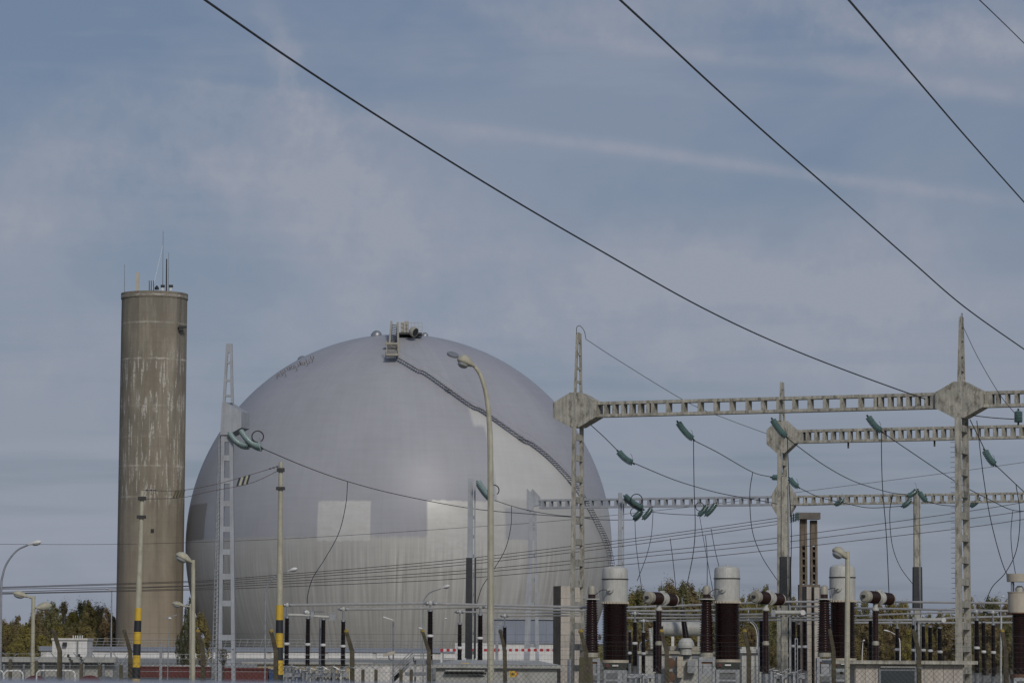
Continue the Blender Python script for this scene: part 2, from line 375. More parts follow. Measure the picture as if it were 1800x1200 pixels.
mb.add(vs, fs); ball.part('shell', mb, sphere_material(), sharp=60)
# spiral stair
path = [(694, 626), (715, 638), (735, 650), (748, 655), (790, 685), (830, 713), (845, 719), (885, 747), (922, 773), (932, 777), (965, 803), (1003, 843), (1030, 880), (1052, 920), (1068, 955), (1076, 990), (1079, 1030), (1079, 1080), (1078, 1125)]
sp = smooth([(a, b, 0) for a, b in path], 12)
acc = [0]
for i in range(1, len(sp)): acc.append(acc[-1] + (sp[i] - sp[i - 1]).length)
def at(s_):
    for i in range(1, len(sp)):
        if acc[i] >= s_:
            t = (s_ - acc[i - 1]) / max(1e-6, acc[i] - acc[i - 1]); return sp[i - 1].lerp(sp[i], t)
    return sp[-1]
def onball(px, py, off):
    h = hit(px, py, RS + off)
    if h is None:
        d = ray(px, py); h = CAM + d * (CS - CAM).dot(d)
    return h
NST = 150; cen = []
for i in range(NST + 1):
    q = at(acc[-1] * i / NST); cen.append(onball(q.x, q.y, .45))
stair = ball.part('staircase', MB().tube(cen, .02, 4), M['tread'])
s_in = []; s_out = []
for i in range(NST):
    t = (cen[i + 1] - cen[i]); th = Vector((t.x, t.y, 0))
    n_ = (cen[i] - CS); nh = Vector((n_.x, n_.y, 0)).normalized()
    th = (th - nh * th.dot(nh)); th = th.normalized() if th.length > 1e-4 else nh.cross(UP)
    # treads stick out level from the shell
    landing = i in (24, 25, 58, 59, 60, 84, 85)
    mbs = MB().box(cen[i], .31, .22 if landing else .13, .035, nh, th, UP)
    ball.part('landing' if landing else 'step', mbs, M['tread'], parent=stair)
    s_in.append(cen[i] - nh * .4); s_out.append(cen[i] + nh * .30)
ball.part('stringer', MB().tube(s_out, .02, 4), M['tread'], parent=stair)
for side, lst in (('in', s_in),):
    rl = MB().tube([p + UP * 1.05 for p in lst], .011, 4)
    for p in lst[::3]: rl.tube([p, p + UP * 1.05], .012, 4)
    ball.part('handrail', rl, M['galv'], parent=stair)
# upper flight and crown platform
topd = DS - 7
fl = MB()
A0, A1 = onball(685, 604, .6), P(688, 570, topd); B0, B1 = onball(700, 610, .6), P(699, 572, topd)
fl.bar(A0, A1, X, .12, .12, UP, .45, .45); fl.bar(B0, B1, X, .12, .12, UP, .45, .45)
pf = ball.part('upper_flight', fl, M['platform'])
for i in range(13):
    t = i / 12; a = A0.lerp(A1, t); b_ = B0.lerp(B1, t)
    ball.part('step', MB().bar(a, b_, Y, .16, .16, UP, .03, .03), M['tread'], parent=pf)
c = onball(690, 624, .9)
lp = MB().box(c, .75, .8, .12); lp.box(c + UP * 1.4, .75, .04, .04); 
for dx in (-.72, .72):
    lp.box(c + X * dx + UP * .9, .05, .05, .9)
    lp.bar(c + X * dx + UP * .1, P(692 + dx * 8, 603, topd), X, .05, .05, UP, .12, .12)
for k in range(9): lp.box(c + UP * (.25 + .16 * k) + Y * (.2 * k), .6, .1, .02)
ball.part('lower_platform', lp, M['platform'])
lp = MB().box(P(689, 604, topd - 6), .85, .5, .1); ball.part('middle_platform', lp, M['platform'])
crown = MB()
for (x0, x1, y0, y1) in ((697, 742, 586, 589),):
    a = P(x0, y1, topd); b_ = P(x1, y0, topd); crown.box((a + b_) / 2, (b_.x - a.x) / 2, 1.2, (b_.z - a.z) / 2)
cp = ball.part('crown_platform', crown, M['dark'])
for k in range(8):
    x_ = 697 + 45 * k / 7; rl = MB()
    for dd in (-1.1, 1.1): rl.tube([P(x_, 588, topd + dd), P(x_, 567, topd + dd)], .035, 4)
    ball.part('rail_post', rl, M['platform'], parent=cp)
for yy in (567, 574, 581):
    rl = MB()
    for dd in (-1.1, 1.1): rl.tube([P(697, yy, topd + dd), P(742, yy, topd + dd)], .028, 4)
    ball.part('guard_rail', rl, M['platform'], parent=cp)
def pbox(mb_, x0, y0, x1, y1, D, hd):
    a = P(x0, y1, D); b_ = P(x1, y0, D); return mb_.box((a + b_) / 2, abs(b_.x - a.x) / 2, hd, (b_.z - a.z) / 2)
ball.part('cabinet', pbox(MB(), 705, 567, 710, 587, topd - .4, .5), M['platform'], parent=cp)
ball.part('cabinet', pbox(MB(), 711, 565, 718, 587, topd - .2, .5), M['platform'], parent=cp)
def dome(px, py, rpx, D, n_ax, m_, name='vent_hood', dark=True):
    c_ = P(px, py, D); r = rpx * sc(D); prof = [(r, -r * .5), (r, 0)] + [(r * math.cos(a), r * math.sin(a)) for a in (.35, .7, 1.05, 1.35)]
    h_ = ball.part(name, MB().lathe(prof, c_, n_ax, 16), M[m_])
    if dark: ball.part('opening', MB().lathe([(r * .86, -r * .53), (r * .86, -r * .4)], c_, n_ax, 16), M['black'], parent=h_)
dome(662, 590, 9.5, topd + 3, Vector((.45, -.2, .6)), 'galv'); dome(727, 583, 8.5, topd - 2.6, Vector((-.75, .55, .35)), 'platform')
dome(747, 590, 6, topd + 4, Vector((.3, .3, .8)), 'galv', dark=False); dome(532, 635, 10, topd + 6, Vector((-.3, .2, .8)), 'galv', dark=False)
c = onball(796, 624, .05); nn = (c - CS).normalized()
ball.part('hatch', MB().lathe([(.75, 0), (.75, .18), (.55, .22)], c, nn, 14), M['greyw'])
for k in range(26):
    t = k / 25; px = 488 + 64 * t ** 1.1 + random.uniform(-1, 1); py = 662 - 31 * t + random.uniform(-3.5, 3.5) + (5 if k % 7 == 0 else 0)
    c = onball(px, py, .1); nn = (c - CS).normalized()
    ball.part('bracket', MB().bar(c, c + (nn * .25 + UP * random.uniform(.05, .22)), X, .06, .03, Y, .06, .03), M['birdy'])
# pale concrete plinth ring where the shell meets the ground
mb = MB(); rr = math.sqrt(RS ** 2 - (CS.z - .4) ** 2)
mb.lathe([(rr + .3, 0), (rr + .3, 1.0), (rr + .9, 1.0), (rr + .9, 0)], Vector((CS.x, CS.y, 0)), UP, 64)
ball.part('plinth', mb, M['concp'])

# ------------------------------------------------------------------ concrete tower
DT = 415.0; tb = P(262.5, 1100, DT); TC = Vector((tb.x, tb.y, 0)); RT = 58.3 * sc(DT)
ztop = P(272, 517, DT).z
def tower_material():
    m = mat('streaked_tower_concrete', (.262, .235, .185), .92, 0, .14, .18, .2, (.19, .16, .12), .5, .4, vs=1.2)
    t = m.node_tree; n = t.nodes; l = t.links; b = n['Principled BSDF']; cur = b.inputs['Base Color'].links[0].from_socket
    def mt(op, a, b_=None):
        q = n.new('ShaderNodeMath'); q.operation = op
        for i, v in enumerate((a, b_)):
            if v is None: continue
            if isinstance(v, (int, float)): q.inputs[i].default_value = v
            else: l.new(v, q.inputs[i])
        return q.outputs[0]
    tcn = n.new('ShaderNodeTexCoord'); sp_ = n.new('ShaderNodeSeparateXYZ'); l.new(tcn.outputs['Object'], sp_.inputs[0])
    az = mt('MULTIPLY', mt('ARCTAN2', sp_.outputs[0], mt('MULTIPLY', sp_.outputs[1], -1)), RT); z = sp_.outputs[2]
    cb = n.new('ShaderNodeCombineXYZ'); l.new(az, cb.inputs[0]); l.new(z, cb.inputs[1])
    def noise(sc_, det, stretch, rg=.6, off=(0, 0, 0)):
        mp = n.new('ShaderNodeMapping'); mp.inputs['Scale'].default_value = stretch; mp.inputs['Location'].default_value = off; l.new(cb.outputs[0], mp.inputs[0])
        q = n.new('ShaderNodeTexNoise'); q.inputs['Scale'].default_value = sc_; q.inputs['Detail'].default_value = det; q.inputs['Roughness'].default_value = rg
        l.new(mp.outputs[0], q.inputs['Vector']); return q.outputs[0]
    def rng(v, a, b_, c, d, st=True):
        r = n.new('ShaderNodeMapRange'); l.new(v, r.inputs['Value'])
        if st: r.interpolation_type = 'SMOOTHSTEP'
        for i, x in zip(('From Min', 'From Max', 'To Min', 'To Max'), (a, b_, c, d)): r.inputs[i].default_value = x
        return r.outputs[0]
    def mix(f, c_, blend='MIX'):
        nonlocal cur
        q = n.new('ShaderNodeMix'); q.data_type = 'RGBA'; q.blend_type = blend
        if isinstance(f, float): q.inputs['Factor'].default_value = f
        else: l.new(f, q.inputs['Factor'])
        l.new(cur, q.inputs['A'])
        if isinstance(c_, tuple): q.inputs['B'].default_value = (*c_, 1)
        else: l.new(c_, q.inputs['B'])
        cur = q.outputs['Result']
    zz = lambda y: P(265, y, DT).z
    # browner and cleaner low down, darker algae high up
    mix(rng(z, zz(1120), zz(860), .55, 0), (.34, .275, .205))
    mix(rng(noise(.25, 5, (1, .25, 1)), .42, .68, 0, .5), (.15, .13, .10))
    mix(rng(noise(1.0, 4, (1, .03, 1), .5, (4, 0, 0)), .52, .72, 0, .5), (.14, .12, .095))
    # dark wet run below the bracket
    dk = mt('MULTIPLY', rng(mt('ABSOLUTE', mt('SUBTRACT', az, RT * .99)), .25, .75, 1, 0), rng(z, zz(720), zz(590), 0, .75))
    mix(mt('MULTIPLY', dk, rng(noise(2.2, 4, (1, .05, 1)), .4, .6, .3, 1)), (.10, .09, .075))
    mix(rng(z, zz(600), zz(520), 0, .35), (.16, .145, .12))
    # lime runs
    zone = mt('MULTIPLY', rng(z, zz(905), zz(865), 0, 1), rng(z, zz(640), zz(610), 1, .15))
    runs = mt('MULTIPLY', rng(noise(3.0, 4, (1, .085, 1), .55, (0, 0, 9)), .54, .61, 0, 1), zone)
    runs = mt('MULTIPLY', runs, rng(noise(5, 3, (1, .6, 1)), .35, .6, .2, 1))
    mix(mt('MULTIPLY', runs, .75), (.58, .555, .5))
    # lift joints with lime along them
    for yj, s_ in ((523, .45), (571, .35), (634, .5), (716, .12), (821, .3), (875, .28), (770, .1)):
        ln = mt('SUBTRACT', 1, mt('DIVIDE', mt('ABSOLUTE', mt('ADD', mt('SUBTRACT', z, zz(yj)), mt('MULTIPLY', mt('SUBTRACT', noise(1.6, 5, (1, 0, 1), .7, (yj, 0, 0)), .5), .5))), .16))
        ln = mt('MULTIPLY', mt('MAXIMUM', ln, 0), rng(noise(.45, 4, (1, 0, 1), .6, (yj * 1.3, 0, 0)), .42, .62, .05, 1))
        mix(mt('MULTIPLY', ln, s_ * 1.9), (.62, .58, .51))
    jt = mt('PINGPONG', mt('ADD', z, .4), .95); mix(1.0, rng(jt, 0, .06, .90, 1, False), 'MULTIPLY')
    l.new(cur, b.inputs['Base Color'])
    return m
tw = Thing('concrete_tower', 'tall streaked concrete tower with antennas on its flat top', 'tower', TC)
TM = tower_material()
tw.part('shaft', MB().lathe([(RT, 0), (RT * .997, ztop * .5), (RT * .99, ztop - .75)], TC, UP, 72), TM, sharp=60)
tw.part('rim', MB().lathe([(RT * .992, ztop - .75), (RT * 1.012, ztop - .72), (RT * 1.012, ztop), (RT * .93, ztop), (RT * .93, ztop - .3)], TC, UP, 72), TM, sharp=60)
tc_ = lambda px, py, dd=0.: P(px, py, DT + dd)
tw.part('window', MB().box(tc_(268, 932, -RT - .0), .18, .12, .2), M['black'])
def rod(px, y0, y1, r, m_, name='antenna', dx=0, dd=-1.):
    tw.part(name, MB().tube([tc_(px, y0 + 12, dd), tc_(px + dx, y1, dd)], r * 1.5, 5, r * 1.1), M['galv' if m_ == 'alu' else m_])
rod(219, 515, 465, .035, 'alu'); rod(286, 505, 406, .04, 'galv', dx=1, dd=1); rod(292.5, 505, 455, .07, 'dark', dx=.5); rod(296, 505, 444, .035, 'alu', dx=.8, dd=1)
for px in (262.5, 266, 270): rod(px, 505, 493, .05, 'rust', dd=-2)
tw.part('panel_antenna', pbox(MB(), 239, 479, 244.5, 512, DT - 2, .12), M['cream'])
tw.part('siren', MB().lathe([(.28, 0), (.28, .25), (.05, .55)], tc_(275.5, 509, -3), UP, 8), M['black'])
for px in (286, 300.5):
    f_ = tw.part('floodlight', MB().box(tc_(px, 503, -2.5), .26, .12, .17), M['black']); tw.part('bracket', MB().box(tc_(px, 508, -2.5), .12, .08, .22), M['white'], parent=f_)
br = MB(); pbox(br, 314, 573, 328, 576, DT - 2.6, .35); pbox(br, 315, 576, 322, 581, DT - 2.6, .3); tw.part('bracket_box', br, M['dark'])
# guy of tall antenna
tw.part('guy_wire', MB().tube([tc_(286.5, 430, 1), tc_(268, 509, -1)], .012, 3), M['galv'])

# ------------------------------------------------------------------ ladder-frame members (posts with rectangular openings)
def ladder(T, name, A, B, sv, w0, w1, dv, d0, d1, ct, fr, bt, m_, solid_to=0.0, fillm=None):
    """two chords from A to B held w apart along sv, dv is the depth direction; fr: batten fractions"""
    A = Vector(A); B = Vector(B); mb_ = MB()
    for s_ in (-1, 1):
        mb_.bar(A + sv * s_ * (w0 / 2 - ct / 2), B + sv * s_ * (w1 / 2 - ct / 2), sv, ct / 2, ct / 2, dv, d0 / 2, d1 / 2)
    o = T.part(name, mb_, M[m_])
    ax = (B - A).normalized()
    for f_ in fr:
        if isinstance(f_, tuple): f_, bb = f_
        else: bb = bt
        c_ = A.lerp(B, f_); ww = w0 + (w1 - w0) * f_; dd = d0 + (d1 - d0) * f_
        T.part('batten', MB().box(c_, ww / 2 - ct + .004, dd / 2 - .012, bb / 2, sv, dv, ax), M[m_], parent=o)
    return o
def insulator(name_loc, A, B, r, label, m_='glass', double=0., ring=None, n=None, grp=None, sagv=.12):
    A = Vector(A); B = Vector(B); T = Thing('insulator_string', label, 'insulator', A, grp)
    ln = (B - A).length; n = n or max(8, int(ln / .075)); r = r * 1.12; off = [0.] if not double else [-double, double]
    sdir = (B - A).cross(UP).normalized()
    for o_ in off:
        mb_ = MB(); pts = [A + (B - A) * t - UP * (sagv * 4 * t * (1 - t)) + sdir * o_ + UP * o_ * .7 for t in [i / n for i in range(n + 1)]]
        for i in range(n):
            ax = (pts[i + 1] - pts[i]); h = ax.length
            mb_.lathe([(r * (.8 if 0 < i < n - 1 else .55), 0), (r * (.93 if 0 < i < n - 1 else .7), h * .25), (r, h * .5), (r * .97, h * .75), (r * .8, h * .98)], pts[i], ax, 12)
        T.part('disc_string', mb_, M[m_])
    T.part('end_fitting', MB().tube([A - (B - A).normalized() * .12, A + (B - A).normalized() * .05], .05, 6), M['dark'])
    T.part('end_fitting', MB().tube([B - (B - A).normalized() * .05, B + (B - A).normalized() * .15], .05, 6), M['dark'])
    hp = [B + UP * .05, B + UP * .35 - X * .03, B + UP * .5 - X * .12]; T.part('arcing_horn', MB().tube(smooth(hp, 3), .012, 4), M['cable'])
    if ring:
        c_, rr_ = ring; pts = [c_ + Vector((math.cos(a), .3 * math.cos(a), math.sin(a))) * rr_ for a in [2 * PI * i / 20 - .9 for i in range(19)]]
        T.part('grading_ring', MB().tube(pts, .035, 6), M['dark'])
    return T
def cable(name, pts, D0, D1, r, label, m_='cable', per=8, grp=None, cat='cable', r1=None):
    n = len(pts); ln = [0]
    for i in range(1, n): ln.append(ln[-1] + math.hypot(pts[i][0] - pts[i - 1][0], pts[i][1] - pts[i - 1][1]))
    sm = smooth([(a, b, D0 + (D1 - D0) * l_ / ln[-1]) for (a, b), l_ in zip(pts, ln)], per)
    w_ = [P(q.x, q.y, q.z) for q in sm]
    return single(name, label, cat, MB().tube(w_, r, 6, r1), M[m_], w_[len(w_) // 2], grp)

# ---- gantry geometry
ANG = math.radians(22.7)
U = Vector((math.cos(ANG), -math.sin(ANG), 0)); V = Vector((math.sin(ANG), math.cos(ANG), 0))   # along the beam, away from us
def hexplate(T, c_, wid, hgt, neck, dpt, m_, name='node_plate', left=True, right=True, nh=None):
    wl = wid / 2; nh = nh or hgt * .22
    pts = []
    if left: pts += [(-wl, -nh), (-wl, nh)]
    else: pts += [(-neck, -hgt / 2), (-neck, hgt / 2)]
    pts += [(-neck, hgt / 2), (neck, hgt / 2)] if left else [(neck, hgt / 2)]
    pts += [(wl, nh), (wl, -nh), (neck, -hgt / 2)] if right else [(neck, -hgt / 2)]
    if left: pts += [(-neck, -hgt / 2)]
    q = [c_ + U * a + UP * b - V * dpt / 2 for a, b in pts]
    return T.part(name, MB().prism(q[::-1], V * dpt), M[m_])
def column(T, px, py, D, z0, z1, w0, w1, d, n, m_, name='column', ang=None, ct=.13, fr=None, bt=.28, sv=U, dv=V, x_of=None):
    b_ = P(px, py, D); A = Vector((b_.x, b_.y, z0)); B = Vector((b_.x, b_.y, z1))
    fr = fr or [(i + .5) / n for i in range(n)]
    return ladder(T, name, A, B, sv, w0, w1, dv, d, d * (.75 if w1 < w0 * .8 else 1), ct, fr, bt, m_)
def frpos(A, B, pxs, py, D):
    # fractions along A-B of the points seen at those pixel columns
    out = []
    for px in pxs:
        d = ray(px, py); dx = d.x / d.y
        t = (A.y * dx - A.x) / ((B.x - A.x) - dx * (B.y - A.y)); out.append(t)
    return out
# gantry one: posts at px 1014 and 1691
D1 = 178.0
h1 = P(1016, 721, D1); h3 = h1 + U * 20.0
# solve span so that the second post stands at px 1690
for _ in range(2):
    d = ray(1690, 705); t = (h1.y * d.x / d.y - h1.x) / (U.x - U.y * d.x / d.y); h3 = h1 + U * t
hz = h1.z; zb = lambda y, D=D1: P(1014, y, D).z
G1 = Thing('portal_gantry', 'nearest and tallest cream concrete gantry with long slotted beam', 'gantry', Vector((h1.x, h1.y, 0)))
WC = .62
for (hh, base, kk) in ((h1, 'a', 0), (h3, 'b', 1)):
    zt = hh.z - .92
    fr = [(.04 + .96 * (i + .5) / 12) for i in range(12)]
    A = Vector((hh.x, hh.y, 0)); B = Vector((hh.x, hh.y, zt))
    ladder(G1, 'column', A, B, V, 1.75 if kk == 0 else 2.0, 1.25 if kk == 0 else 1.6, U, .25 if kk == 0 else .36, .20 if kk == 0 else .32, .15, fr, .34, 'conc')
    A = Vector((hh.x, hh.y, hh.z + .9)); B = Vector((hh.x + .03, hh.y, hh.z + (4.25 if kk == 0 else 4.38)))
    ladder(G1, 'mast', A, B, V, 1.0, .55, U, .13 if kk == 0 else .18, .12, .13, [(.2, .14), (.42, .14), (.66, .14), (.93, .55)], .14, 'conc')
    hexplate(G1, hh, 2.55, 1.9, .28, 1.05, 'conc')
sA = h1 + U * 1.28; sB = h3 - U * 1.28
fr = frpos(sA, sB, [1053, 1067, 1082, 1097, 1112, 1127, 1142, 1150, 1176, 1203, 1232, 1260, 1288, 1316, 1343, 1370, 1398, 1425, 1452, 1482, 1514, 1541, 1549, 1566, 1582, 1598, 1614, 1630, 1645, 1653], 720, D1)
bt = [(f_, .42 if (f_ < .012 or f_ > .985) else .17) for f_ in fr if 0 < f_ < 1]
ladder(G1, 'beam', sA, sB, UP, .84, .84, V, .62, .62, .16, bt, .17, 'conc')
sC = h3 + U * 1.28; sD = h3 + U * 9
ladder(G1, 'beam', sC, sD, UP, .84, .84, V, .62, .62, .16, [(0.03, .4)] + [(.09 + .065 * i, .15) for i in range(14)], .15, 'conc')
for k in range(46):   # step bolts up the right-hand post
    z = 2 + k * .46 * (h3.z - 3.5) / 20.3
    if k == 0: sb0 = G1.part('step_bolt', MB().box(Vector((h3.x, h3.y, 2)) - V * .80 - U * .28, .12, .016, .016, U, V, UP), M['galv'])
    else: dup_part(sb0, G1.o, Vector((0, 0, k * (h3.z - 3.2) / 46)))
# gantry two
D2 = 194.0; g2 = P(1375, 768, D2)
G2 = Thing('portal_gantry', 'second cream gantry, beam starting at the short mast behind the first', 'gantry', Vector((g2.x, g2.y, 0)))
hexplate(G2, g2, 1.75, 1.95, .25, .7, 'conc')
ladder(G2, 'mast', g2 + UP * .97, g2 + UP * 3.3, V, .85, .5, U, .12, .10, .13, [(.2, .12), (.5, .12), (.9, .4)], .12, 'conc')
ladder(G2, 'column', Vector((g2.x, g2.y, 0)), g2 - UP * .97, V, 1.5, 1.15, U, .30, .25, .15, [(i + .5) / 12 for i in range(12)], .3, 'conc')
sA = g2 + U * .88; ladder(G2, 'beam', sA, sA + U * 17, UP, .80, .80, V, .6, .6, .15, [(.015, .5)] + [(.045 + .0305 * i, .17) for i in range(32)], .15, 'conc')
for k in (.19, .5): G2.part('hanger', MB().box(sA + U * 17 * k - UP * .55, .05, .05, .2), M['dark'])
# gantry three: grey left half, cream right half
D3 = 277.0; g3 = P(935, 886, D3); 
G3 = Thing('portal_gantry', 'far low gantry whose grey beam crosses in front of the sphere edge', 'gantry', Vector((g3.x, g3.y, 0)))
def solve(base, px, py):
    d = ray(px, py); t = (base.y * d.x / d.y - base.x) / (U.x - U.y * d.x / d.y); return base + U * t
g3b = solve(g3, 1378, 880); g3c = solve(g3, 1850, 872)
b_ = P(934, 1000, D3)
legA = MB()
for (xa, xb) in ((925, 934), (945, 941)):
    legA.bar(Vector((P(xa, 1160, D3).x, D3, 0)), Vector((P(xb, 897, D3).x, D3, g3.z - .6)), X, .26 if xa < 930 else .17, .17 if xa < 930 else .1, Y, .4, .3)
lg = G3.part('column', legA, M['concg'])
for yy, hh_ in ((903, .3), (920, .3), (929, .3), (976, .3), (1019, .3), (1062, .5), (1134, .5)):
    xa = 925 + (934 - 925) * (1160 - yy) / 263; xb = 945 - 4 * (1160 - yy) / 263
    G3.part('batten', pbox(MB(), xa, yy - 3, xb, yy + 3, D3 - .01, .22), M['concg'], parent=lg)
q = [P(*a, D3) for a in ((926, 858), (932, 865), (936, 859), (950, 874), (950, 888), (940, 889), (934, 897), (926, 897))]
G3.part('node_plate', MB().prism([p - Y * .5 for p in q][::-1], Y * 1.0), M['concg'])
sA = solve(g3, 950, 884); sB = solve(g3, 1358, 880)
ladder(G3, 'beam', sA, sB, UP, .80, .80, V, .6, .6, .16, [(.012 + .0357 * i, .3 if i % 7 == 0 else .17) for i in range(28)], .15, 'concg')
sA = solve(g3, 1396, 879); ladder(G3, 'beam', sA, g3c, UP, .80, .80, V, .6, .6, .16, [(.01 + .0335 * i, .3 if i % 6 == 0 else .17) for i in range(30)], .15, 'conc')
hexplate(G3, g3b, 1.9, 3.1, .3, .7, 'conc', nh=.5)
ladder(G3, 'column', Vector((g3b.x, g3b.y, 0)), g3b - UP * 1.5, V, 1.6, 1.2, U, .36, .3, .16, [(i + .5) / 9 for i in range(9)], .3, 'conc')

# left pylon
DL = 172.0
pl = P(400, 900, DL)
LP = Thing('anchor_pylon', 'light grey slotted pylon with side ladder before the sphere', 'pylon', Vector((pl.x, pl.y, 0)))
zL = lambda y: P(400, y, DL).z; xL = lambda x, y: P(x, y, DL).x
Us = Vector((math.cos(-.25), math.sin(-.25), 0)); Vs = Vector((.25, .968, 0)).normalized()
A = Vector((xL(398.5, 1190), DL, 0)); B = Vector((xL(399.5, 762), DL, zL(762)))
fr = [(zL(y) - 0) / zL(762) for y in (1165, 1120, 1060, 1013, 970, 930, 885, 845, 805, 772)]
ladder(LP, 'column', Vector((xL(399.5, 1160), DL, 0)), B, X, .92, .62, Y, .55, .42, .19, fr, .3, 'concg')
LP.part('rear_chord', MB().bar(Vector((xL(383.5, 1160), DL + .25, 0)), Vector((xL(390, 765), DL + .25, zL(765))), X, .16, .1, Y, .3, .3), M['concg'])
ml = ladder(LP, 'mast', Vector((xL(401, 708), DL, zL(708))), Vector((xL(403, 604), DL, zL(604))), X, .58, .33, Y, .3, .22, .14, [(.12, .1), (.38, .12), (.68, .12), (.92, .5)], .12, 'concg')
q = [P(*a, DL - .3) for a in ((390, 708), (396, 706), (424, 723), (424, 751), (401, 764), (387, 764))]
LP.part('node_plate', MB().prism(q[::-1], Vector((.35, 1.1, 0))), M['concg'])
la = [Vector((xL(373 + (385 - 373) * t - .5, 1190 - 420 * t), DL - .1, zL(1190 - 425 * t))) for t in (0, 1)]; lb = [Vector((p.x + .30, p.y + .05, p.z)) for p in la]
la[0].z = lb[0].z = 0.2
ld = LP.part('ladder', MB().tube(la, .035, 5).tube(lb, .035, 5), M['galv'])
for k in range(58):
    t = (k + .5) / 58; LP.part('rung', MB().tube([la[0].lerp(la[1], t), lb[0].lerp(lb[1], t)], .016, 4), M['galv'], parent=ld)
a, b_ = P(402, 757, DL - .2), P(440, 783, DL - .4)
insulator('', P(404, 762, DL - .3), P(437, 783, DL - .6), .13, 'pale double insulator under the bracket of the left pylon, rear pair', 'glassp', 0.08, None, sagv=.22)
insulator('', P(424, 758, DL - .6), P(459, 786, DL - 1), .14, 'pale double insulator with round ring on the left pylon, front pair', 'glassp', 0.09, (P(453, 767, DL - 1), .30), sagv=.2)

# slender anchor posts with dark sleeves
def slim_post(px, ytop, wpx, D, ysl, m_, label, sleeve_bottom=1062, lower=True):
    b_ = P(px, ytop, D); z1 = b_.z; T = Thing('anchor_post', label, 'post', Vector((b_.x, D, 0)))
    w_ = wpx * sc(D); xb = b_.x
    mbp = MB().bar((xb - w_ * .18, D, 0), (xb - w_ * .15, D, z1), X, w_ * .36, w_ * .30, Y, .3, .25)
    o = T.part('shaft', mbp, M[m_])
    T.part('flange', MB().bar((xb + w_ * .43, D, 0), (xb + w_ * .36, D, z1 - .5), X, .05, .04, Y, .2, .15), M['concg' if m_ == 'concg' else 'galv'])
    for k in range(9):
        z_ = .8 + (z1 - 2) * k / 9; T.part('batten', MB().box((xb + w_ * .28, D, z_), w_ * .14, .1, .1), M[m_], parent=o)
    if ysl:
        za = P(px, ysl, D).z; zb_ = P(px, sleeve_bottom, D).z
        T.part('sleeve', MB().bar((xb - w_ * .25, D, zb_), (xb - w_ * .25, D, za), X, w_ * .42, w_ * .36, Y, .36, .32), M['sleeve'])
        T.part('sleeve', MB().bar((xb + w_ * .5, D, zb_), (xb + w_ * .48, D, za), X, w_ * .10, w_ * .08, Y, .25, .22), M['sleeve'])
    return T
slim_post(829.5, 841, 15, 200, 980, 'concg', 'grey square post with dark lower sleeve and ringed insulators before the sphere', 1156)
slim_post(1092, 866, 11, 225, None, 'concg', 'plain grey post rising behind the leftmost grey-headed tank')
slim_post(1380.5, 838, 16, 186, 978, 'conc', 'cream post with black sleeve beside the two-legged brown support')
slim_post(1612, 860, 13, 215, 996, 'conc', 'slim cream post with black sleeve between the round lamp and the tall right post', 1070)

# twin brown columns with cap
DQ = 210.0
TQ = Thing('twin_column_support', 'brown concrete support of two legs under one cap slab', 'support', Vector((P(1422, 1100, DQ).x, DQ, 0)))
for (xa, xb, ya) in ((1406, 1418, 912), (1424, 1436, 914)):
    a0 = P(xa, ya, DQ); a1 = P(xb, ya, DQ); cx = (a0.x + a1.x) / 2; z1 = a0.z; z0 = P(xa, 1028, DQ).z; hw = (a1.x - a0.x) / 2
    mbq = MB()
    for s_ in (-1, 1): mbq.bar((cx + s_ * hw * .72, DQ, z0), (cx + s_ * hw * .72, DQ, z1), X, hw * .36, hw * .28, Y, .25, .25)
    o = TQ.part('leg', mbq, M['concb'])
    TQ.part('upper_panel', MB().box((cx, DQ, (z1 + P(xa, 958, DQ).z) / 2), hw * .44, .22, (z1 - P(xa, 958, DQ).z) / 2), M['concb'], parent=o)
    TQ.part('rear_web', MB().box((cx, DQ + .18, (z1 + z0) / 2 - .8), hw * .44, .04, (z1 - z0) / 2 - .9), M['concb'], parent=o)
    for k in range(5):
        yy = 968 + k * 13; TQ.part('batten', MB().box((cx, DQ - .05, P(xa, yy, DQ).z), hw * .44, .15, .06), M['concb'], parent=o)
TQ.part('cap_slab', pbox(MB(), 1399, 901, 1441, 912, DQ - .2, .5), mat('grey_brown_cap', (.17, .15, .13), .9, 0, .2, 2, .1))
a = P(1404, 1027, DQ); b_ = P(1441, 1027, DQ); TQ.part('base_pier', MB().box(((a.x + b_.x) / 2, DQ + .1, a.z / 2), (b_.x - a.x) / 2, .5, a.z / 2), M['concb'])
# blast walls: rows of pale precast panels
def wall(x0, xm, x1, ytop, D, label):
    a = P(x0, ytop, D); m_ = P(xm, ytop, D); c_ = P(x1, ytop, D)
    T = Thing('fire_wall', label, 'wall', Vector((a.x, D, 0))); n = 8; z1 = a.z
    T.part('shaded_side', MB().hexa([(a.x, D + 1.2, 0), (m_.x, D, 0), (m_.x + .1, D + .3, 0), (a.x + .1, D + 1.5, 0)], [(a.x, D + 1.2, z1), (m_.x, D, z1), (m_.x + .1, D + .3, z1), (a.x + .1, D + 1.5, z1)]), M['concb'])  # side of the wall turned from the light, its shade painted as darker concrete
    for k in range(n):
        z0 = z1 * k / n; z2 = z1 * (k + 1) / n - .02
        T.part('wall_panel', MB().hexa([(m_.x, D, z0), (c_.x, D + .3, z0), (c_.x, D + .6, z0), (m_.x + .1, D + .35, z0)], [(m_.x, D, z2), (c_.x, D + .3, z2), (c_.x, D + .6, z2), (m_.x + .1, D + .35, z2)]), M['concp'])
wall(973, 986, 1024, 1029, 215, 'pale panel fire wall behind the left gantry post')
wall(1413, 1418, 1427, 1030, 196, 'narrow pale fire wall end under the twin brown support, left one')
wall(1428, 1431.5, 1441, 1031, 196, 'narrow pale fire wall end under the twin brown support, right one')

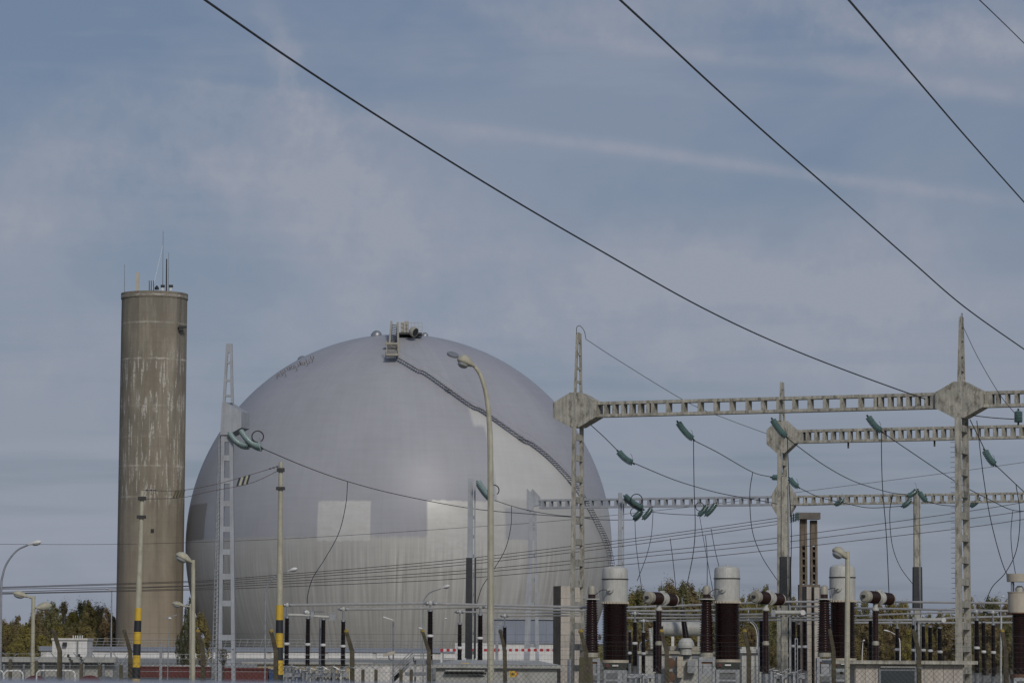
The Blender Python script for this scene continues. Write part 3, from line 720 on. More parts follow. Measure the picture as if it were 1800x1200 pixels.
# ------------------------------------------------------------------ overhead cables
cable('overhead_cable', [(340, -14), (420, 42), (500, 97), (600, 163), (740, 252), (900, 350), (1060, 443), (1235, 541), (1400, 617), (1600, 692), (1716, 728)], 78, 176, .033, 'thickest cable, sweeping from top left down to the right gantry node', 'cable')
cable('overhead_cable', [(1080, -9), (1167, 71), (1250, 148), (1350, 238), (1450, 325), (1600, 457), (1695, 539), (1815, 624)], 85, 176, .033, 'thick cable crossing the sky in the middle of three')
cable('overhead_cable', [(1484, -9), (1550, 68), (1620, 150), (1700, 243), (1815, 372)], 85, 160, .033, 'thick cable crossing the upper right corner, right of the middle one')
cable('overhead_cable', [(1712, -9), (1760, 37), (1815, 91)], 90, 130, .018, 'thin short cable cutting the extreme top right corner', 'wire')
cable('earth_wire', [(1030, 596), (1090, 635), (1209, 707), (1280, 737), (1348, 762)], 178, 192, .016, 'thin wire from the left mast top to the second gantry', 'wire', cat='wire')
cable('earth_wire', [(1692, 572), (1720, 630), (1758, 694), (1790, 733)], 166, 150, .016, 'thin wire dropping right from the tall right mast', 'wire', cat='wire')
cable('mast_loop_wire', [(1013.5, 588), (1014, 575), (1020, 573), (1027, 582), (1030, 596)], 177.5, 177.5, .018, 'small curled wire on the tip of the left gantry mast', 'wire', cat='wire')
cable('mast_loop_wire', [(1688, 566), (1690, 552), (1692, 553), (1692, 572)], 166, 166, .014, 'small wire loop on the tip of the right gantry mast', 'wire', cat='wire')
TV = [
 ([(1039, 747), (1062, 768), (1086, 792)], 177, 177, 'short taut cable from left gantry node to its insulator'),
 ([(1113, 813), (1180, 841), (1230, 857), (1273, 868), (1340, 880), (1374, 887)], 177, 200, 'cable from the leftmost gantry insulator to the cream post'),
 ([(1218, 773), (1260, 794), (1322, 829), (1357, 838)], 176, 200, 'cable from second gantry insulator down to the post insulator'),
 ([(1382, 768), (1405, 786), (1450, 818), (1500, 845), (1560, 864), (1594, 869)], 173, 205, 'cable from third gantry insulator sagging to the slim post'),
 ([(1549, 758), (1600, 793), (1680, 846), (1740, 878), (1780, 896), (1815, 898)], 170, 200, 'cable from fourth gantry insulator passing the tall right post'),
 ([(1705, 737), (1731, 790)], 167, 167, 'short taut cable under the right gantry node'),
 ([(1750, 817), (1786, 851), (1815, 878)], 167, 175, 'cable leaving the rightmost insulator towards the picture edge'),
 ([(1403, 856), (1440, 873), (1490, 885), (1530, 892), (1587, 889)], 205, 215, 'cable sagging below the far cream beam'),
 ([(1628, 880), (1655, 887), (1690, 889), (1706, 887)], 215, 215, 'cable from slim post to insulator behind the tall right post'),
 ([(459, 787), (540, 821), (612, 846), (700, 869), (827, 893), (932, 903), (1002, 908), (1060, 913), (1114, 913)], 171, 240, 'long cable from left pylon crossing the sphere'),
 ([(870, 879), (900, 889), (932, 897), (980, 905), (1040, 909)], 200, 240, 'cable from the ringed insulator on the grey sleeved post'),
 ([(1143, 899), (1180, 903), (1228, 905)], 240, 250, 'short slack cable between two far double insulators'),
 ([(1372, 887), (1420, 888), (1468, 885)], 240, 250, 'slack cable under the far cream beam beside its node'),
 ([(1702, 729), (1745, 734), (1792, 737)], 170, 165, 'jumper cable from the right node towards the picture edge'),
]
for pts, a, b_, lab in TV: cable('conductor', pts, a, b_, .024, lab)
DR = [
 ([(611, 846), (608, 885), (596, 935), (572, 980), (550, 1015), (541, 1045), (540, 1062)], 190, 172, 'curved dropper hanging before the sphere onto the left switch'),
 ([(899, 890), (898, 925), (888, 965), (868, 1000), (848, 1030), (838, 1060)], 205, 190, 'curved dropper hanging beside the tall curved lamp'),
 ([(1219, 774), (1220, 850), (1222, 925), (1218, 975), (1207, 1030)], 176, 178, 'long dropper falling from the second gantry insulator'),
 ([(1116, 914), (1118, 955), (1124, 1005), (1129, 1043)], 240, 180, 'left dropper of the crossing pair above the first breaker'),
 ([(1148, 899), (1145, 940), (1137, 975), (1124, 1010), (1120, 1020)], 240, 200, 'right dropper of the crossing pair above the first breaker'),
 ([(1230, 908), (1238, 955), (1249, 1015), (1255, 1048)], 245, 178, 'dropper from the ringed far insulator to the middle arrester'),
 ([(1178, 946), (1183, 985), (1188, 1034)], 205, 200, 'short dropper hanging from the line group between breaker and tank'),
 ([(1240, 941), (1243, 975), (1243, 1030)], 205, 180, 'straight short dropper just left of the middle tank'),
 ([(1250, 929), (1256, 962), (1264, 996)], 205, 176, 'short dropper slanting onto the middle tank top'),
 ([(1323, 830), (1318, 868), (1322, 930), (1338, 975), (1360, 1010), (1376, 1032)], 190, 200, 'dropper bowing left of the cream sleeved post'),
 ([(1384, 772), (1387, 850), (1391, 930), (1390, 1000), (1387, 1048)], 173, 180, 'dropper hanging along the cream sleeved post'),
 ([(1549, 759), (1551, 850), (1558, 940), (1563, 1050)], 170, 172, 'nearly straight dropper over the rightmost breaker'),
 ([(1570, 868), (1564, 900), (1568, 955), (1582, 995), (1606, 1028)], 200, 210, 'dropper bowing left of the slim right post'),
 ([(1717, 739), (1729, 840), (1743, 920), (1764, 995), (1783, 1028)], 168, 168, 'dropper from the right node onto the cream-headed tank'),
 ([(1786, 852), (1793, 905), (1787, 965), (1768, 1005), (1745, 1030), (1733, 1056)], 172, 175, 'dropper curling back left at the picture edge'),
 ([(1780, 898), (1777, 935), (1779, 970), (1785, 1008)], 190, 170, 'thin short dropper above the cream-headed tank'),
]
for pts, a, b_, lab in DR: cable('dropper', pts, a, b_, .022, lab, cat='cable')
LN = [
 ([(-20, 1032), (300, 1022), (412, 1016), (750, 988), (950, 966), (1150, 941), (1366, 910), (1390, 906)], 'top'),
 ([(-20, 1033.5), (300, 1024), (412, 1019), (750, 993), (950, 971.5), (1150, 946), (1366, 915.5), (1394, 911)], 'second'),
 ([(-20, 1035), (300, 1030), (412, 1023), (750, 998), (950, 977), (1150, 952), (1366, 921), (1398, 915)], 'third'),
 ([(-20, 1041), (300, 1031), (412, 1026), (750, 1007), (950, 990), (1150, 969), (1350, 947), (1682, 901), (1815, 880)], 'fourth'),
 ([(-20, 1043), (300, 1035), (412, 1030), (750, 1012), (950, 996), (1150, 976), (1350, 956), (1682, 914), (1815, 896)], 'fifth'),
 ([(-20, 1044), (300, 1037), (412, 1034), (750, 1020), (950, 1005), (1150, 987), (1350, 967), (1682, 929), (1815, 910)], 'lowest'),
]
for pts, lab in LN: cable('power_line', pts, 200, 208, .020, lab + ' of the six parallel lines crossing before the sphere', 'wire', grp='six parallel lines')
cable('power_line', [(-20, 956), (205, 956), (420, 950), (600, 941), (827, 926), (1000, 913), (1250, 886), (1400, 865), (1686, 828), (1815, 810)], 330, 300, .02, 'faint highest thin line, above the six parallel ones', 'wire')

# insulators
INS = [
 ((1087, 793), (1112, 813), 177, .17, 'green insulator hanging on the slanting cable right of the left gantry post', 0, None),
 ((1192, 742), (1218, 771), 176, .17, 'green insulator under the first gantry beam, leftmost under the beam', 0, None),
 ((1358, 737), (1382, 767), 173, .17, 'green insulator crossing the second gantry node', 0, None),
 ((1526, 732), (1549, 757), 170, .17, 'green insulator under the first gantry beam, rightmost under the beam', 0, None),
 ((1731, 791), (1749, 816), 167, .17, 'green insulator right of the tall right gantry post', 0, None),
 ((1357, 838), (1378, 834), 203, .17, 'near level green insulator left of the cream sleeved post', 0, None),
 ((1388, 840), (1403, 855), 203, .17, 'slanting green insulator right of the cream sleeved post', 0, None),
 ((1595, 871), (1611, 861), 213, .17, 'upper left green insulator on the slim right post', 0, None),
 ((1616, 864), (1629, 880), 213, .17, 'right green insulator on the slim right post', 0, None),
 ((1586, 889), (1600, 878), 240, .19, 'lower left green insulator by the slim right post, on the far beam', 0, None),
 ((1468, 886), (1482, 877), 265, .19, 'small green insulator under the middle of the far cream beam', 0, None),
 ((1706, 889), (1721, 876), 262, .19, 'small green insulator under the far beam right of the tall post', 0, None),
 ((840, 847), (864, 877), 199, .17, 'pale green double insulator with ring on the grey sleeved post', .1, ((868, 861), .32)),
 ((1098, 872), (1130, 894), 224, .17, 'green double insulator with ring on the plain grey post', .12, ((1119, 878), .40)),
 ((1114, 911), (1128, 896), 262, .2, 'left far double insulator below the grey beam', .14, ((1116, 900), .36)),
 ((1130, 911), (1145, 893), 262, .2, 'far insulator just right of the ringed left double', 0, None),
 ((1228, 905), (1243, 888), 260, .2, 'right far ringed insulator below the grey beam', 0, ((1230, 890), .34)),
 ((1240, 905), (1258, 885), 260, .2, 'far insulator against the right ringed one', 0, None),
 ((1790, 722), (1790, 742), 165, .2, 'green insulator cut by the right picture edge', 0, None),
]
for a, b_, D, r, lab, dbl, rg in INS:
    insulator('', P(*a, D), P(*b_, D), r, lab, 'glassp' if 'pale' in lab else 'glass', dbl, (P(*rg[0], D - .3), rg[1]) if rg else None, sagv=.1)
for k in range(3):
    a = P(1366, 910 + k * 5.6, 206); bq = P(1390 + 4 * k, 906 + 4.5 * k, 206); T = Thing('strain_insulator', ['top', 'middle', 'bottom'][k] + ' small disc insulator tying a line to the twin brown support', 'insulator', a, 'strain insulators at the twin support')
    for j in range(4): 
        c_ = P(1391 + 4 * j, 905.5 + 4.2 * k - j * .7, 206); T.part('disc', MB().lathe([(.04, -.05), (.17, 0), (.04, .06)], c_, X, 10), M['glass'])
    T.part('rod', MB().tube([P(1388, 906 + 4.2 * k, 206), P(1407, 903 + 4.2 * k, 206)], .02, 4), M['dark'])

# ------------------------------------------------------------------ switchyard apparatus
def frame_legs(T, cx, D, z, hw, m_='galv', deep=.5):
    for a in (-1, 1):
        for b_ in (-1, 1): T.part('leg', MB().box((cx + a * hw, D + b_ * deep, z / 2), .07, .07, z / 2), M[m_])
    T.part('cross_beam', MB().box((cx, D - deep, z * .93), hw, .05, .08), M[m_]); T.part('cross_beam', MB().box((cx, D - deep, z * .5), hw, .05, .05), M[m_])
def big_tank(px, ytop, D, label, wirel=True):
    s_ = sc(D); base = P(px, 1100, D); z = lambda y: P(px, y, D).z; x = base.x; r = 22.6 * s_
    y0 = ytop; T = Thing('instrument_transformer', label, 'transformer', Vector((x, D, 0)), 'grey-headed measuring transformers'); C_ = Vector((x, D, 0))
    prof = [(r, z(y0 + 62)), (r, z(y0 + 24)), (r, z(y0 + 23.4))]
    hd = T.part('head_tank', MB().lathe(prof, C_, UP, 28), M['head'])
    T.part('dome_lid', MB().lathe([(r * 1.0, z(y0 + 21.5)), (r * .985, z(y0 + 8)), (r * .93, z(y0 + 4)), (r * .75, z(y0 + 1.2)), (r * .4, z(y0 - .3)), (r * .06, z(y0 - .6)), (r * .05, z(y0 - 3))], C_, UP, 28), M['head'], parent=hd)
    T.part('rim_band', MB().lathe([(r, z(y0 + 23.4)), (r * 1.05, z(y0 + 23.2)), (r * 1.05, z(y0 + 21.7)), (r, z(y0 + 21.5))], C_, UP, 28), M['dark'], parent=hd)
    T.part('flange', MB().lathe([(r * 1.02, z(y0 + 66)), (r * 1.04, z(y0 + 65.5)), (r * 1.04, z(y0 + 62.2)), (r, z(y0 + 62))], C_, UP, 28), M['cream'])
    for k in range(26):
        a = 2 * PI * k / 26; c_ = C_ + Vector((math.cos(a), math.sin(a), 0)) * r * 1.03 + UP * z(y0 + 64)
        T.part('bolt', MB().box(c_, .035, .035, .05), M['cream'])
    T.part('porcelain', MB().lathe(ribs(r * .90, r * .90, z(y0 + 164), z(y0 + 66), 34, r * .14), C_, UP, 28), M['brownp'])
    T.part('base_flange', MB().lathe([(r * 1.08, z(y0 + 169)), (r * 1.08, z(y0 + 164.2)), (r * .9, z(y0 + 164))], C_, UP, 28), M['cream'])
    T.part('base_box', MB().bar((x, D, z(y0 + 182)), (x, D, z(y0 + 169)), X, r * .78, r * .98, Y, r * .78, r * .98), mat('dark_green_grey_box', (.07, .078, .07), .7, 0, .2, 3, .1))
    T.part('red_plate', MB().box((x - r * .62, D - r * .98, z(y0 + 174)), .08, .02, .08), M['red'])
    T.part('name_plate', MB().box((x, D - r * .97, z(y0 + 174)), .16, .02, .04), M['white'])
    frame_legs(T, x, D, z(y0 + 182), r * .8)
    st = Vector((x - 8 * s_, D - r * .93, z(y0 + 42)))
    T.part('terminal', MB().lathe([(.17, 0), (.17, .12), (.06, .14), (.05, .4)], st, Vector((-.45, -.9, 0)), 12), M['head'])
    if wirel: T.part('terminal_lead', MB().tube(smooth([st + Vector((-.15, -.3, 0)), st + Vector((-.5, -.4, -.02)), st + Vector((-.85, -.2, -.28))], 5), .02, 5), M['cable'])
big_tank(1081, 995, 172, 'grey-headed tank on brown porcelain, leftmost of three, before the plain grey post')
big_tank(1278, 994, 171, 'grey-headed tank on brown porcelain, middle of three, between two breakers')
big_tank(1481, 992, 170, 'grey-headed tank on brown porcelain, rightmost of three, behind the round lamp')
def arrester(px, D, label):
    s_ = sc(D); z = lambda y: P(px, y, D).z; x = P(px, 1100, D).x; C_ = Vector((x, D, 0))
    T = Thing('surge_arrester', label, 'insulator', C_, 'tapering brown arresters')
    T.part('porcelain', MB().lathe(ribs(11 * s_, 8 * s_, z(1146), z(1054), 22, 2.8 * s_), C_, UP, 20), M['brownp'])
    T.part('neck', MB().lathe([(6.5 * s_, z(1054)), (6.5 * s_, z(1040))], C_, UP, 16), M['brownp'])
    T.part('cap', MB().lathe([(7 * s_, z(1044)), (7 * s_, z(1034)), (5.5 * s_, z(1030)), (2 * s_, z(1028))], C_, UP, 16), M['platform'])
    T.part('ring_plate', MB().lathe([(15 * s_, z(1053.4)), (15 * s_, z(1051.6))], C_, UP, 20), M['head'])
    for a in (-13, 13): T.part('stay', MB().tube([C_ + X * a * s_ + UP * z(1052), C_ + X * a * s_ * .8 + UP * z(1036), C_ + X * a * s_ * .4 + UP * z(1032)], .015, 4), M['galv'])
    T.part('base_flange', MB().lathe([(12 * s_, z(1154)), (12 * s_, z(1147)), (10.5 * s_, z(1146))], C_, UP, 20), M['platform'])
    T.part('base_box', MB().box((x, D, z(1162)), 12 * s_, .3, (z(1158) - z(1166)) / 2), M['rust'])
    T.part('counter_box', MB().box((x, D - .1, z(1176)), 7 * s_, .25, .28), M['galv'])
    frame_legs(T, x, D, z(1155.5), 12 * s_, deep=.32, m_='galv')
arrester(1040, 171, 'ribbed brown arrester with pale cap beside the left gantry post')
arrester(1242, 170.5, 'ribbed brown arrester with pale cap left of the middle tank')
arrester(1449, 169, 'ribbed brown arrester with pale cap left of the rightmost tank')
def breaker(px, yc, D, label):
    s_ = sc(D); z = lambda y: P(px, y, D).z; x = P(px, 1100, D).x; C_ = Vector((x, D, 0))
    T = Thing('circuit_breaker', label, 'circuit breaker', C_, 'T-shaped breakers')
    a = P(px - 19, yc + .5, D - 1.0); b_ = P(px + 28, yc + 5.5, D + 1.3); ax = (b_ - a); ln = ax.length; ax.normalize()
    hub = a.lerp(b_, .52)
    T.part('barrel', MB().lathe(ribs(9.8 * s_, 10.2 * s_, ln * .10, ln * .42, 9, 1.0 * s_), a, ax, 20), M['brownp'])
    T.part('barrel', MB().lathe(ribs(10.0 * s_, 9.6 * s_, ln * .62, ln * .95, 9, 1.0 * s_), a, ax, 20), M['brownp'])
    T.part('hub', MB().lathe([(11 * s_, ln * .42), (11.6 * s_, ln * .43), (11.6 * s_, ln * .46), (8 * s_, ln * .47), (8 * s_, ln * .56), (11.6 * s_, ln * .57), (11.6 * s_, ln * .61), (10.5 * s_, ln * .62)], a, ax, 20), M['head'])
    e = T.part('end_cap', MB().lathe([(3 * s_, -ln * .02), (8.6 * s_, -ln * .015), (9 * s_, ln * .0), (10.8 * s_, ln * .01), (10.8 * s_, ln * .1)], a, ax, 20), M['platform'])
    T.part('terminal', MB().lathe([(2.5 * s_, -ln * .09), (3 * s_, -ln * .02)], a, ax, 10), M['dark'], parent=e)
    T.part('end_cap', MB().lathe([(10 * s_, ln * .95), (10 * s_, ln * .985), (7 * s_, ln)], a, ax, 20), M['cream'])
    T.part('top_plug', MB().lathe([(4 * s_, 0), (6 * s_, 6 * s_), (6 * s_, 8 * s_), (3 * s_, 9.5 * s_)], hub + UP * 5 * s_, UP, 12), M['head'])
    T.part('neck', MB().lathe([(6 * s_, z(1073)), (6.5 * s_, z(1071)), (4.2 * s_, z(1066)), (5 * s_, z(yc + 8))], C_, UP, 14), M['head'])
    T.part('column_insulator', MB().lathe(ribs(4.6 * s_, 4.6 * s_, z(1126), z(1073), 20, 1.0 * s_), C_, UP, 14), M['brownp'])
    T.part('collar', MB().lathe([(5.5 * s_, z(1134)), (6.4 * s_, z(1133)), (6.4 * s_, z(1129)), (4.6 * s_, z(1126))], C_, UP, 14), M['platform'])
    T.part('column_insulator', MB().lathe(ribs(4.9 * s_, 4.9 * s_, z(1182), z(1134), 18, 1.0 * s_), C_, UP, 14), M['brownp'])
    T.part('stand', MB().lathe([(.25, 0), (.22, z(1182) - .05), (.28, z(1182))], C_, UP, 10), M['galv'])
    # drive rod insulator beside the column
    T.part('rear_insulator', MB().lathe(ribs(3.2 * s_, 3.2 * s_, z(1180), z(1090), 30, .9 * s_), C_ + Vector((-5.5 * s_, .9, 0)), UP, 12), M['blackp'])
breaker(1158, 1049, 176, 'brown T-headed breaker, leftmost, between the first two grey-headed tanks')
breaker(1346, 1048, 175, 'brown T-headed breaker, middle, right of the middle tank')
breaker(1539, 1047, 174, 'brown T-headed breaker, rightmost, right of the round-lamp tank')
# cream-headed transformer at the right edge
D = 168; s_ = sc(D); z = lambda y: P(1793, y, D).z; x = P(1793, 1100, D).x; C_ = Vector((x, D, 0)); r = 20.5 * s_
T = Thing('instrument_transformer', 'cream-headed tank with raised cap cut by the right picture edge', 'transformer', C_)
T.part('cap', MB().lathe([(r * 1.08, z(1022)), (r * 1.13, z(1008))], C_, UP, 26), M['cream'])
for a in range(4):
    q = C_ + Vector((math.cos(a * PI / 2 + .5), math.sin(a * PI / 2 + .5), 0)) * r * .85; T.part('cap_post', MB().tube([q + UP * z(1040), q + UP * z(1020)], .04, 6), M['galv'])
T.part('core', MB().lathe([(r * .35, z(1040)), (r * .4, z(1034)), (r * .2, z(1029))], C_, UP, 12), M['head'])
T.part('head_tank', MB().lathe([(r, z(1076)), (r, z(1042)), (r * 1.05, z(1041)), (r * 1.05, z(1039.5)), (r * .3, z(1039))], C_, UP, 28), M['cream'])
T.part('flange', MB().lathe([(r * .95, z(1079)), (r * 1.03, z(1078)), (r * 1.03, z(1076)), (r, z(1075.9))], C_, UP, 28), M['rust'])
T.part('porcelain', MB().lathe(ribs(r * .62, r * .62, z(1184), z(1079), 36, r * .10), C_, UP, 24), M['brownp'])
T.part('base', MB().lathe([(r * .9, z(1192)), (r * .9, z(1184))], C_, UP, 20), M['rust']); frame_legs(T, x, D, z(1191), r * .6)

# post insulators
def post_ins(px, ytop, ycol, ybot, D, hw, ytube, label, m_='blackp', clamp=True, grp='dark post insulators'):
    s_ = sc(D); z = lambda y: P(px, y, D).z; x = P(px, (ytop + ybot) / 2, D).x; C_ = Vector((x, D, 0))
    T = Thing('post_insulator', label, 'insulator', C_, grp); r = hw * s_ * .78; f_ = hw * s_ * .28
    T.part('lower_insulator', MB().lathe(ribs(r, r * .97, z(ybot), z(ycol + 2.5), max(7, int((ybot - ycol) / 2.6)), f_), C_, UP, 12), M[m_])
    T.part('collar', MB().lathe([(r * 1.1, z(ycol + 2.6)), (r * 1.45, z(ycol + 1.4)), (r * 1.45, z(ycol - 1)), (r * 1.1, z(ycol - 2.4))], C_, UP, 12), M['white'])
    T.part('upper_insulator', MB().lathe(ribs(r * .97, r * .9, z(ycol - 2.4), z(ytop), max(7, int((ycol - ytop) / 2.6)), f_), C_, UP, 12), M[m_])
    T.part('cap', MB().lathe([(r * 1.2, z(ytop)), (r * 1.2, z(ytop - 2.5)), (r * .6, z(ytop - 3))], C_, UP, 12), M['galv'])
    if ytube:
        T.part('stem', MB().tube([C_ + UP * z(ytop - 2), C_ + UP * z(ytube + 2)], r * .45, 8), M['galv'])
        if clamp:
            T.part('clamp', MB().lathe([(r * .8, -r * .7), (r * 1.05, 0), (r * .5, r * 1.1)], C_ + UP * z(ytube), UP, 10), M['head'])
            for a in (-1, 1): T.part('clamp_arm', MB().lathe([(r * .7, 0), (r * .9, r * .6), (r * .5, r * 1.4), (r * .4, r * 2.0)], C_ + UP * z(ytube) + X * a * r * .8, X * a, 8), M['galv'])
    T.part('pedestal', MB().lathe([(r * 1.3, 0), (r * 1.1, z(ybot) - .1), (r * 1.5, z(ybot))], C_, UP, 8), M['galv'])
PI_ = [
 (504, 1086, 1131, 1170, 172, 4.6, 1063, 'dark post insulator right of the second striped pole'),
 (541, 1087, 1132, 1170, 172, 4.6, 1077, 'dark post insulator under the left end of the switch arm'),
 (568, 1089, 1133, 1170, 172, 4.6, None, 'dark post insulator under the right end of the switch arm'),
 (603, 1092, 1135, 1172, 172, 4.6, 1070, 'dark post insulator at the start of the second tube, by a leaning fence post'),
 (756, 1074, 1117, 1160, 172, 5.6, 1060, 'finned post insulator behind the leaning fence post left of the kiosk'),
 (808, 1097, 1138, 1160, 182, 4.4, 1075, 'dark post insulator just left of the sleeved grey post'),
 (844, 1081, 1121, 1160, 174, 5.2, 1066, 'finned post insulator just right of the sleeved grey post'),
 (887, 1102, 1140, 1165, 182, 4, 1082, 'dark post insulator right of the tall curved lamp'),
 (1116, 1093, 1130, 1170, 182, 4.4, 1078, 'dark post insulator just right of the leftmost tank'),
 (1107, 1110, 1147, 1165, 190, 3.2, None, 'thin dark post insulator touching the leftmost tank'),
 (1131, 1111, 1148, 1182, 182, 4, 1091, 'dark post insulator midway between first tank and first breaker'),
 (1377, 1092, 1135, 1178, 188, 4.6, None, 'dark post insulator behind the switch arm, first of four'),
 (1395, 1092, 1135, 1178, 188, 4.6, None, 'dark post insulator behind the switch arm, second of four'),
 (1404, 1097, 1136, 1178, 190, 3.6, None, 'dark post insulator behind the switch arm, third of four'),
 (1415, 1092, 1136, 1178, 188, 4.6, None, 'dark post insulator behind the switch arm, fourth of four'),
 (1577, 1104, 1141, 1172, 190, 4.2, 1091, 'dark post insulator right of the rightmost breaker'),
 (1606, 1098, 1142, 1172, 188, 4.4, None, 'dark post insulator at the left end of the right switch arm'),
 (1623, 1100, 1142, 1172, 188, 4.4, None, 'dark post insulator second under the right switch arm'),
 (1635, 1102, 1143, 1172, 188, 4.4, None, 'dark post insulator third under the right switch arm'),
 (1652, 1104, 1145, 1172, 188, 4.6, None, 'dark post insulator under the right end of the right switch arm'),
 (1717, 1090, 1138, 1182, 176, 4.8, 1075, 'dark post insulator right of the tall gantry post'),
 (1729, 1094, 1145, 1186, 176, 4.2, None, 'dark post insulator in the middle right of the tall gantry post'),
 (1746, 1098, 1146, 1188, 176, 4.2, 1076, 'dark post insulator nearest the cream-headed tank'),
]
for a in PI_: post_ins(*a)
# bus tubes
BT = [
 ([(509, 1063), (625, 1061.5), (744, 1060)], 172, 2.3, 'upper left bus tube before the sphere'),
 ([(760, 1060.5), (900, 1064), (1036, 1067)], 172, 2.3, 'upper bus tube from finned insulator to the left gantry post'),
 ([(610, 1070.5), (720, 1069), (840, 1066)], 172, 2.2, 'lower left bus tube before the sphere'),
 ([(849, 1067), (940, 1070), (1036, 1073)], 174, 2.2, 'second bus tube reaching the left gantry post'),
 ([(816, 1075), (930, 1076), (1036, 1077)], 182, 1.5, 'third thin bus tube reaching the left gantry post'),
 ([(893, 1082), (960, 1081.5), (1036, 1081)], 182, 1.6, 'lowest thin bus tube reaching the left gantry post'),
 ([(1098, 1067), (1220, 1063), (1342, 1058)], 186, 2.0, 'highest bus tube between leftmost and middle tanks'),
 ([(1098, 1073), (1200, 1073), (1342, 1069)], 186, 2.0, 'second bus tube between the tanks'),
 ([(1116, 1078), (1230, 1080), (1445, 1078)], 188, 1.8, 'third bus tube passing behind the middle tank'),
 ([(1098, 1085.5), (1230, 1085), (1445, 1084)], 188, 1.8, 'fourth bus tube passing behind the middle tank'),
 ([(1131, 1091), (1240, 1090), (1445, 1089)], 190, 1.6, 'lowest bus tube passing behind the middle tank'),
 ([(1366, 1057), (1600, 1057.5), (1815, 1060)], 178, 2.0, 'highest bus tube running to the right edge'),
 ([(1370, 1066), (1445, 1065)], 186, 1.8, 'short bus tube behind the rightmost arrester'),
 ([(1500, 1068), (1650, 1071), (1815, 1074)], 184, 2.0, 'second bus tube running to the right edge'),
 ([(1500, 1082), (1600, 1078), (1700, 1075)], 186, 1.6, 'rising bus tube right of the rightmost tank'),
 ([(1500, 1089.5), (1600, 1089), (1690, 1085), (1815, 1082)], 188, 1.8, 'gently rising lower bus tube at the right'),
 ([(1500, 1094), (1700, 1094), (1815, 1093)], 190, 1.8, 'lowest bus tube running to the right edge'),
]
for pts, D, hw, lab in BT: cable('bus_tube', pts, D, D, hw * sc(D), lab, 'alu', per=4, grp='aluminium bus tubes', cat='bus tube')
def arm(x0, x1, yc, hh, D, label, knob=True, extra=True):
    T = Thing('disconnector_arm', label, 'switch', P((x0 + x1) / 2, yc, D)); s_ = sc(D)
    T.part('tube', MB().tube([P(x0 + 4, yc, D), P(x1, yc, D)], hh * s_, 12), M['head'])
    T.part('joint', MB().box(P(x0 + 2, yc + 1, D), 3.5 * s_, .14, 6 * s_), M['galv'])
    if knob: T.part('end_cap', MB().lathe([(hh * s_ * 1.15, -.2), (hh * s_ * 1.15, .2)], P(x1, yc, D), Y, 14), M['white'])
    for k in range(6): T.part('linkage', MB().box(P(x0 + 8 + (x1 - x0 - 12) * k / 5, yc + hh + 2 + (k % 2), D), 2 * s_, .08, 1.2 * s_), M['dark'])
    T.part('rod', MB().tube([P(x0 + 5, yc + hh + 2.5, D), P(x1 + 4, yc + hh + 2.5, D)], .02, 5), M['galv'])
arm(1357, 1411, 1076, 4, 184, 'thick pale switch arm before the twin brown support')
arm(1605, 1658, 1089, 3.7, 186, 'thick pale switch arm left of the tall right gantry post')
# left switch arm group
D = 172; s_ = sc(D)
T = Thing('disconnector_arm', 'jointed pale switch arm on dark insulators left of the centre', 'switch', P(550, 1081, D))
T.part('tube', MB().tube([P(507, 1080, D), P(546, 1081, D)], 2.4 * s_, 10), M['head']); T.part('tube', MB().tube([P(552, 1082.5, D), P(583, 1084, D)], 2.4 * s_, 10), M['head'])
jb = MB(); pbox(jb, 546, 1075, 552, 1085, D, .15); T.part('joint', jb, M['galv'])
jb = MB(); pbox(jb, 579, 1079, 591, 1088, D, .12); pbox(jb, 577, 1075.5, 589, 1077, D, .12); pbox(jb, 576, 1089, 590, 1090, D, .1); T.part('contact_jaw', jb, M['galv'])
T.part('rod', MB().tube([P(534, 1072, D), P(541, 1074, D), P(570, 1074.5, D)], 1.0 * s_, 6), M['galv'])
T.part('terminal', MB().tube([P(536, 1075, D), P(541, 1074, D)], 2.5 * s_, 8), M['white'])
single('support_pole', 'thin pale pole under the left switch arm between two dark insulators', 'pole', MB().tube([Vector((P(561.5, 1180, 173).x, 173, 0)), P(563, 1087, 173)], 1.8 * sc(173), 8), M['galv'], Vector((P(561.5, 1180, 173).x, 173, 0)))
T = Thing('disconnector_arm', 'small open switch box right of the tall curved lamp', 'switch', P(875, 1095, 185))
jb = MB(); pbox(jb, 870, 1092, 882, 1097, 185, .1); T.part('contact_jaw', jb, M['galv']); T.part('drive_box', pbox(MB(), 868, 1099, 880, 1101, 185, .15), M['galv'])
T.part('post', MB().box((P(873.5, 1120, 185).x, 185, P(873.5, 1102, 185).z / 2), 2.5 * sc(185), .1, P(873.5, 1102, 185).z / 2), M['concg'])
# tall steel lattice posts below the black sleeves and others
def perf_post(px, y0, D, w_, label, m_='galv'):
    a = P(px, y0, D); T = Thing('steel_support', label, 'post', Vector((a.x, D, 0)))
    for s2 in (-1, 1): T.part('channel', MB().box((a.x + s2 * w_ * sc(D) * .4, D, a.z / 2), w_ * sc(D) * .12, .12, a.z / 2), M[m_])
    wb = T.part('web', MB().box((a.x, D + .08, a.z / 2), w_ * sc(D) * .29, .02, a.z / 2), M[m_])
    for k in range(10): T.part('hole', MB().box((a.x, D + .05, a.z * (k + .5) / 10), .05, .012, .07), M['dark'], parent=wb)
perf_post(1386, 1058, 186, 8, 'perforated blue-grey post under the cream sleeved post')
perf_post(1399.5, 1121, 184, 5, 'short plain grey post among the dark insulators', 'concg')
perf_post(1611, 1090, 185, 6, 'pale blue steel post under the right switch arm')
